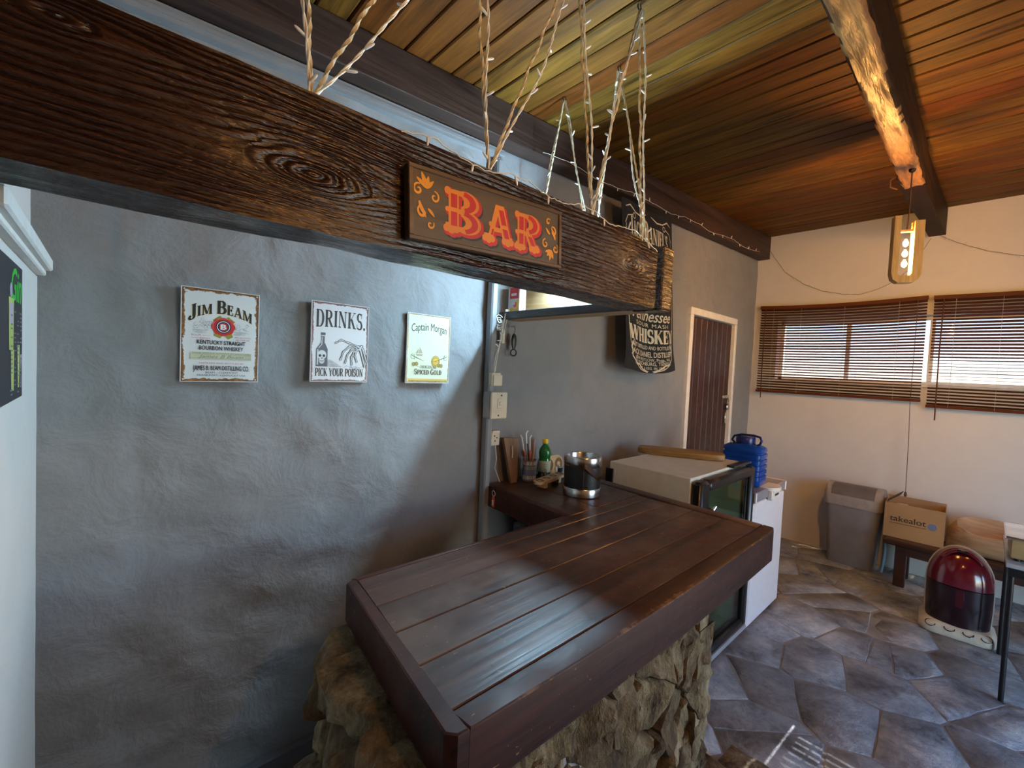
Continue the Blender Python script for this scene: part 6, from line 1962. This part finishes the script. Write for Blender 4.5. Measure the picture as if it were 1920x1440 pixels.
for k in range(5):
    inst(budme, 'fairy_bulb', wr, (rw.uniform(-0.02, 0.02), -0.014, 0.13 + 0.03 * k), (rw.uniform(0.6, 2.2), 0, rw.uniform(0, 6)))
wl2 = tag(MB().tube([(1.462, D1 - 0.03, 1.20), (1.475, D1 - 0.03, 1.13), (1.468, D1 - 0.028, 1.08), (1.495, D1 - 0.026, 1.03), (1.51, D1 - 0.025, 1.002)], 0.0024, 6).build('socket_lead', M_WIRE), 'thin grey lead dangling from the small socket to the bar top', 'wire')
op = thing('bottle_opener', 'dark green bottle opener hanging on a nail under the shelf', 'bottle opener', (1.562, D1 - 0.022, 1.735))
MB().cyl((0, 0.02, 0.078), (0, -0.012, 0.078), 0.0035, 0.005, 10).build('nail', M_STEEL, op)
MB().tube([(0, -0.008, 0.076), (0.001, -0.01, 0.06), (0, -0.008, 0.045)], 0.0018, 6).build('string', M_CORD, op)
MB().lathe([(0.004, 0.042), (0.014, 0.030), (0.018, 0.008), (0.016, -0.018), (0.008, -0.040)], (0, -0.006, 0), 18, sy=0.45).build('grip', plain('dark_green_grip', (0.012, 0.018, 0.014), 0.4), op, 60)
MB().tube([(0.020 * math.cos(a), -0.006, -0.058 + 0.017 * math.sin(a)) for a in [2 * math.pi * i / 16 for i in range(16)]], 0.0034, 8, closed=True).build('opener_ring', M_IRON, op)

# ------------------------------------------------------------------ ropes and fairy lights holding the beam
M_ROPE = wood('jute_rope', (0.42, 0.32, 0.17), (0.74, 0.62, 0.40), 'Z', 20, 0.3, 0.8, 0.4)
hooks_top = [(0.26, 'outermost'), (0.60, 'second'), (0.98, 'third'), (1.307, 'last')]
YB = 0.872
def beam_top(x): return 2.060 + 0.006 * x - (0.026 * ((x - 1.15) / 0.27) ** 1.2 if x > 1.15 else 0)
def eye_hook(parent, x, y, z, up=True, s=1.0):
    sg = 1 if up else -1
    pts = [(x, y, z - 0.014 * sg)]
    for i in range(11):
        a = math.radians(-90 + 300 * i / 10)
        pts.append((x + 0.008 * math.cos(a) * s, y, z + sg * (0.010 + 0.009 * math.sin(a)) * s))
    MB().tube(pts, 0.0021, 8).build('screw_eye', M_IRON, parent)
bot = [0.272, 0.692, 1.108, 1.400]
for k, x in enumerate(bot):
    eye_hook(beam, x, YB, beam_top(x), True)
tops = [0.12, 0.60, 0.98, 1.31]
hk = []
for k, x in enumerate(tops):
    t = thing('ceiling_hook', ('iron ceiling hook above the far left of the beam, out of sight', 'iron ceiling hook above the left half of the beam', 'iron ceiling hook above the painted sign', 'iron ceiling hook above the beam end')[k], 'hook', (x, YB, ceil_z(x)), 0, 'iron hooks for the ropes')
    eye_hook(t, 0, 0, 0, False, 1.2)
# (start on beam, end on ceiling)
def rope(p0, p1, label, r=0.0036, wob=0.0):
    n = 130
    p0, p1 = Vector(p0), Vector(p1)
    pts = [p0.lerp(p1, i / n) + Vector((0.002 * math.sin(i * 0.3), 0.002 * math.cos(i * 0.23), 0)) * wob for i in range(n + 1)]
    pts[0] = p0; pts[-1] = p1
    o = MB().tube(pts, r, 6, lobes=3, twist=0.36).build('jute_rope', M_ROPE, None, 80)
    return tag(o, label, 'rope', 'jute ropes from the beam to the ceiling')
def strand(p0, p1, label, seed, bulge=0.02, nb=9, side=(1, 0, 0), group='fairy-light strands on the ropes', r=0.0019, cat='fairy lights'):
    rnd = random.Random(seed)
    p0, p1 = Vector(p0), Vector(p1)
    t = thing('fairy_light_strand', label, cat, p0, 0, group)
    n = 60
    L = (p1 - p0).length
    sd = Vector(side)
    ax = (p1 - p0).normalized()
    up = ax.cross(sd).normalized()
    def path(f, ph):
        c = (p1 - p0) * f + sd * (bulge * math.sin(math.pi * f) + 0.010 * math.sin(f * 9 + seed) * math.sin(math.pi * f))
        a = f * L * 75 + ph
        return c + (sd * math.cos(a) + up * math.sin(a)) * 0.0020
    mb = MB()
    for ph in (0, math.pi):
        mb.tube([path(i / n, ph) for i in range(n + 1)], r, 5)
    mb.build('wire', M_WIRE, t, 80)
    for k in range(nb):
        f = (k + 0.5 + rnd.uniform(-0.25, 0.25)) / nb
        c = path(f, 0)
        a = rnd.uniform(0, 6.28)
        dirv = (sd * math.cos(a) + up * math.sin(a) + ax * rnd.uniform(0.2, 0.9)).normalized()
        o = inst(budme, 'fairy_bulb', t, c)
        o.rotation_euler = dirv.to_track_quat('Z', 'Y').to_euler()
    return t
def bp(k): return (bot[k], YB, beam_top(bot[k]) + 0.014)
def tp(k): return (tops[k], YB, ceil_z(tops[k]) - 0.020)
names = ['leftmost hook', 'hook left of the painted sign', 'hook above the painted sign', 'hook at the beam end']
rope(bp(0), (0.235, YB, ceil_z(0.23) - 0.02), 'jute rope rising nearly straight from the leftmost beam hook', wob=1)
rope(bp(0), tp(1), 'jute rope slanting right from the leftmost beam hook', wob=1)
rope(bp(1), tp(1), 'jute rope leaning left from the beam hook over the painted sign', wob=1)
rope(bp(1), tp(2), 'jute rope slanting right from the beam hook over the painted sign', wob=1)
rope(bp(2), tp(2), 'jute rope leaning left from the beam hook right of the painted sign', wob=1)
rope(bp(2), tp(3), 'jute rope slanting right from the beam hook right of the painted sign', wob=1)
rope(bp(3), tp(3), 'jute rope leaning left from the hook at the ragged beam end', wob=1)
strand((0.268, YB - 0.004, 2.075), (0.230, YB - 0.012, 2.74), 'white fairy-light wire twisted round the near-vertical rope at left', 1, -0.012, 9)
strand((0.275, YB - 0.004, 2.078), (0.62, YB - 0.01, 2.78), 'white fairy-light wire hanging loose beside the leftmost slanting rope', 2, 0.055, 7)
strand((0.690, YB - 0.004, 2.082), (0.605, YB - 0.012, 2.77), 'white fairy-light wire twisted round the left-leaning rope over the sign', 3, 0.010, 9)
strand((0.694, YB - 0.004, 2.082), (0.990, YB - 0.010, 2.80), 'white fairy-light wire beside the right-slanting rope over the sign', 4, 0.022, 8)
strand((1.106, YB - 0.004, 2.085), (0.985, YB - 0.012, 2.80), 'white fairy-light wire round the left-leaning rope right of the sign', 5, 0.010, 10)
strand((1.110, YB - 0.004, 2.085), (1.312, YB - 0.010, 2.82), 'white fairy-light wire round the right-slanting rope right of the sign', 6, -0.012, 10)
strand((1.402, YB - 0.004, 2.07), (1.316, YB - 0.012, 2.82), 'white fairy-light wire round the rope at the beam end', 7, 0.012, 10)
# ropes holding the shelf (in the plane of its back board)
XS = 1.607
BT = 2.1255
sh = thing('ceiling_hook', 'iron ceiling hook above the shelf, nearer the grey wall', 'hook', (1.54, 1.40, ceil_z(1.54)), 0, 'iron hooks for the ropes'); eye_hook(sh, 0, 0, 0, False, 1.2)
sh2 = thing('ceiling_hook', 'iron ceiling hook above the middle of the shelf', 'hook', (1.54, 1.105, ceil_z(1.54)), 0, 'iron hooks for the ropes'); eye_hook(sh2, 0, 0, 0, False, 1.2)
zt = ceil_z(1.54) - 0.02
rope((XS, 1.625, BT), (1.54, 1.402, zt), 'far jute rope from the shelf nearest the grey wall', 0.0034)
rope((XS, 1.255, BT), (1.54, 1.398, zt), 'far jute rope right of the one nearest the grey wall', 0.0034)
rope((XS, 1.245, BT), (1.54, 1.108, zt), 'far jute rope behind the hook right of the painted sign', 0.0034)
rope((1.452, 0.872, 2.064), (1.54, 1.102, zt), 'far jute rope slanting to the beam end from behind', 0.0034)
strand((XS, 1.62, BT), (1.542, 1.405, zt), 'thin fairy-light wire on the far rope nearest the grey wall', 8, 0.008, 6, (0, 1, 0))
strand((XS, 1.262, BT), (1.542, 1.396, zt), 'thin fairy-light wire on the second far rope from the wall', 9, -0.008, 6, (0, 1, 0))
strand((XS, 1.24, BT), (1.538, 1.110, zt), 'thin fairy-light wire on the far rope behind the beam hook', 10, 0.006, 6, (0, 1, 0))
strand((1.455, 0.875, 2.066), (1.538, 1.100, zt), 'thin fairy-light wire on the far rope slanting to the beam end', 11, 0.008, 7, (0, 1, 0))
# wire trailing along the beam's upper edge
def trailing(pts, label, seed, nb, r=0.0014, group='fairy-light strands trailing over timber and wall', dirz=-1):
    rnd = random.Random(seed)
    t = thing('fairy_light_strand', label, 'fairy lights', pts[0], 0, group)
    P0 = Vector(pts[0])
    fine_ = []
    for i in range(len(pts) - 1):
        a, b = Vector(pts[i]), Vector(pts[i + 1])
        for q in range(6):
            fine_.append(a.lerp(b, q / 6) - P0 + Vector((0, rnd.uniform(-0.002, 0.0), rnd.uniform(-0.0025, 0.0025))))
    fine_.append(Vector(pts[-1]) - P0)
    MB().tube(fine_, r, 5).build('wire', M_WIRE if dirz else M_DKWIRE, t, 80)
    for k in range(nb):
        c = fine_[int((k + 0.5) / nb * (len(fine_) - 1))]
        o = inst(budme, 'fairy_bulb', t, c)
        dv = Vector((rnd.uniform(-0.5, 0.5), -0.25 + rnd.uniform(-0.2, 0.2), rnd.choice((-1, -1, 0.6)))).normalized()
        o.rotation_euler = dv.to_track_quat('Z', 'Y').to_euler()
    return t
M_DKWIRE = plain('dim_wire', (0.24, 0.18, 0.12), 0.5, bump=0)
pts = []
for i in range(15):
    x = 0.42 + 0.07 * i
    pts.append((x, 0.8085 - 0.004 * abs(math.sin(i * 1.3)), beam_top(x) - 0.010 + 0.012 * math.sin(i * 1.7)))
trailing(pts, 'thin fairy-light wire lying along the upper edge of the beam', 31, 8)
pts = [(1.62 + 0.22 * i, 1.602, 2.618 + 0.043 * (1.62 + 0.22 * i) + 0.008 + 0.014 * math.sin(i * 1.9)) for i in range(15)]
trailing(pts, 'thin fairy-light wire along the lower edge of the wall plate', 32, 16)
M_WIRE_ = M_WIRE
M_WIRE = M_DKWIRE
trailing([(5.03, 1.66, 2.99), (5.028, 1.47, 2.69), (5.028, 1.30, 2.55), (5.028, 1.14, 2.465), (5.028, 0.98, 2.42), (5.028, 0.85, 2.405), (5.028, 0.72, 2.44), (5.028, 0.60, 2.505), (5.028, 0.50, 2.62), (5.028, 0.40, 2.83)], 'dim wire swag on the white wall left of the rafter end', 33, 9, 0.0021)
trailing([(5.028, 0.35, 2.84), (5.028, 0.22, 2.75), (5.028, 0.08, 2.675), (5.028, -0.12, 2.60), (5.028, -0.35, 2.60), (5.028, -0.6, 2.68)], 'dim wire swag on the white wall right of the rafter end', 34, 6, 0.0021)
M_WIRE = M_WIRE_
# blue pipe end between bin and bench
bh_ = tag(MB().tube([(4.86, 0.535, 0.004), (4.87, 0.528, 0.08), (4.885, 0.520, 0.18), (4.90, 0.53, 0.30)], 0.011, 10).build('blue_hose', plain('pale_blue_hose', (0.16, 0.27, 0.34), 0.4)), 'pale blue hose end standing between the grey bin and bench', 'hose')
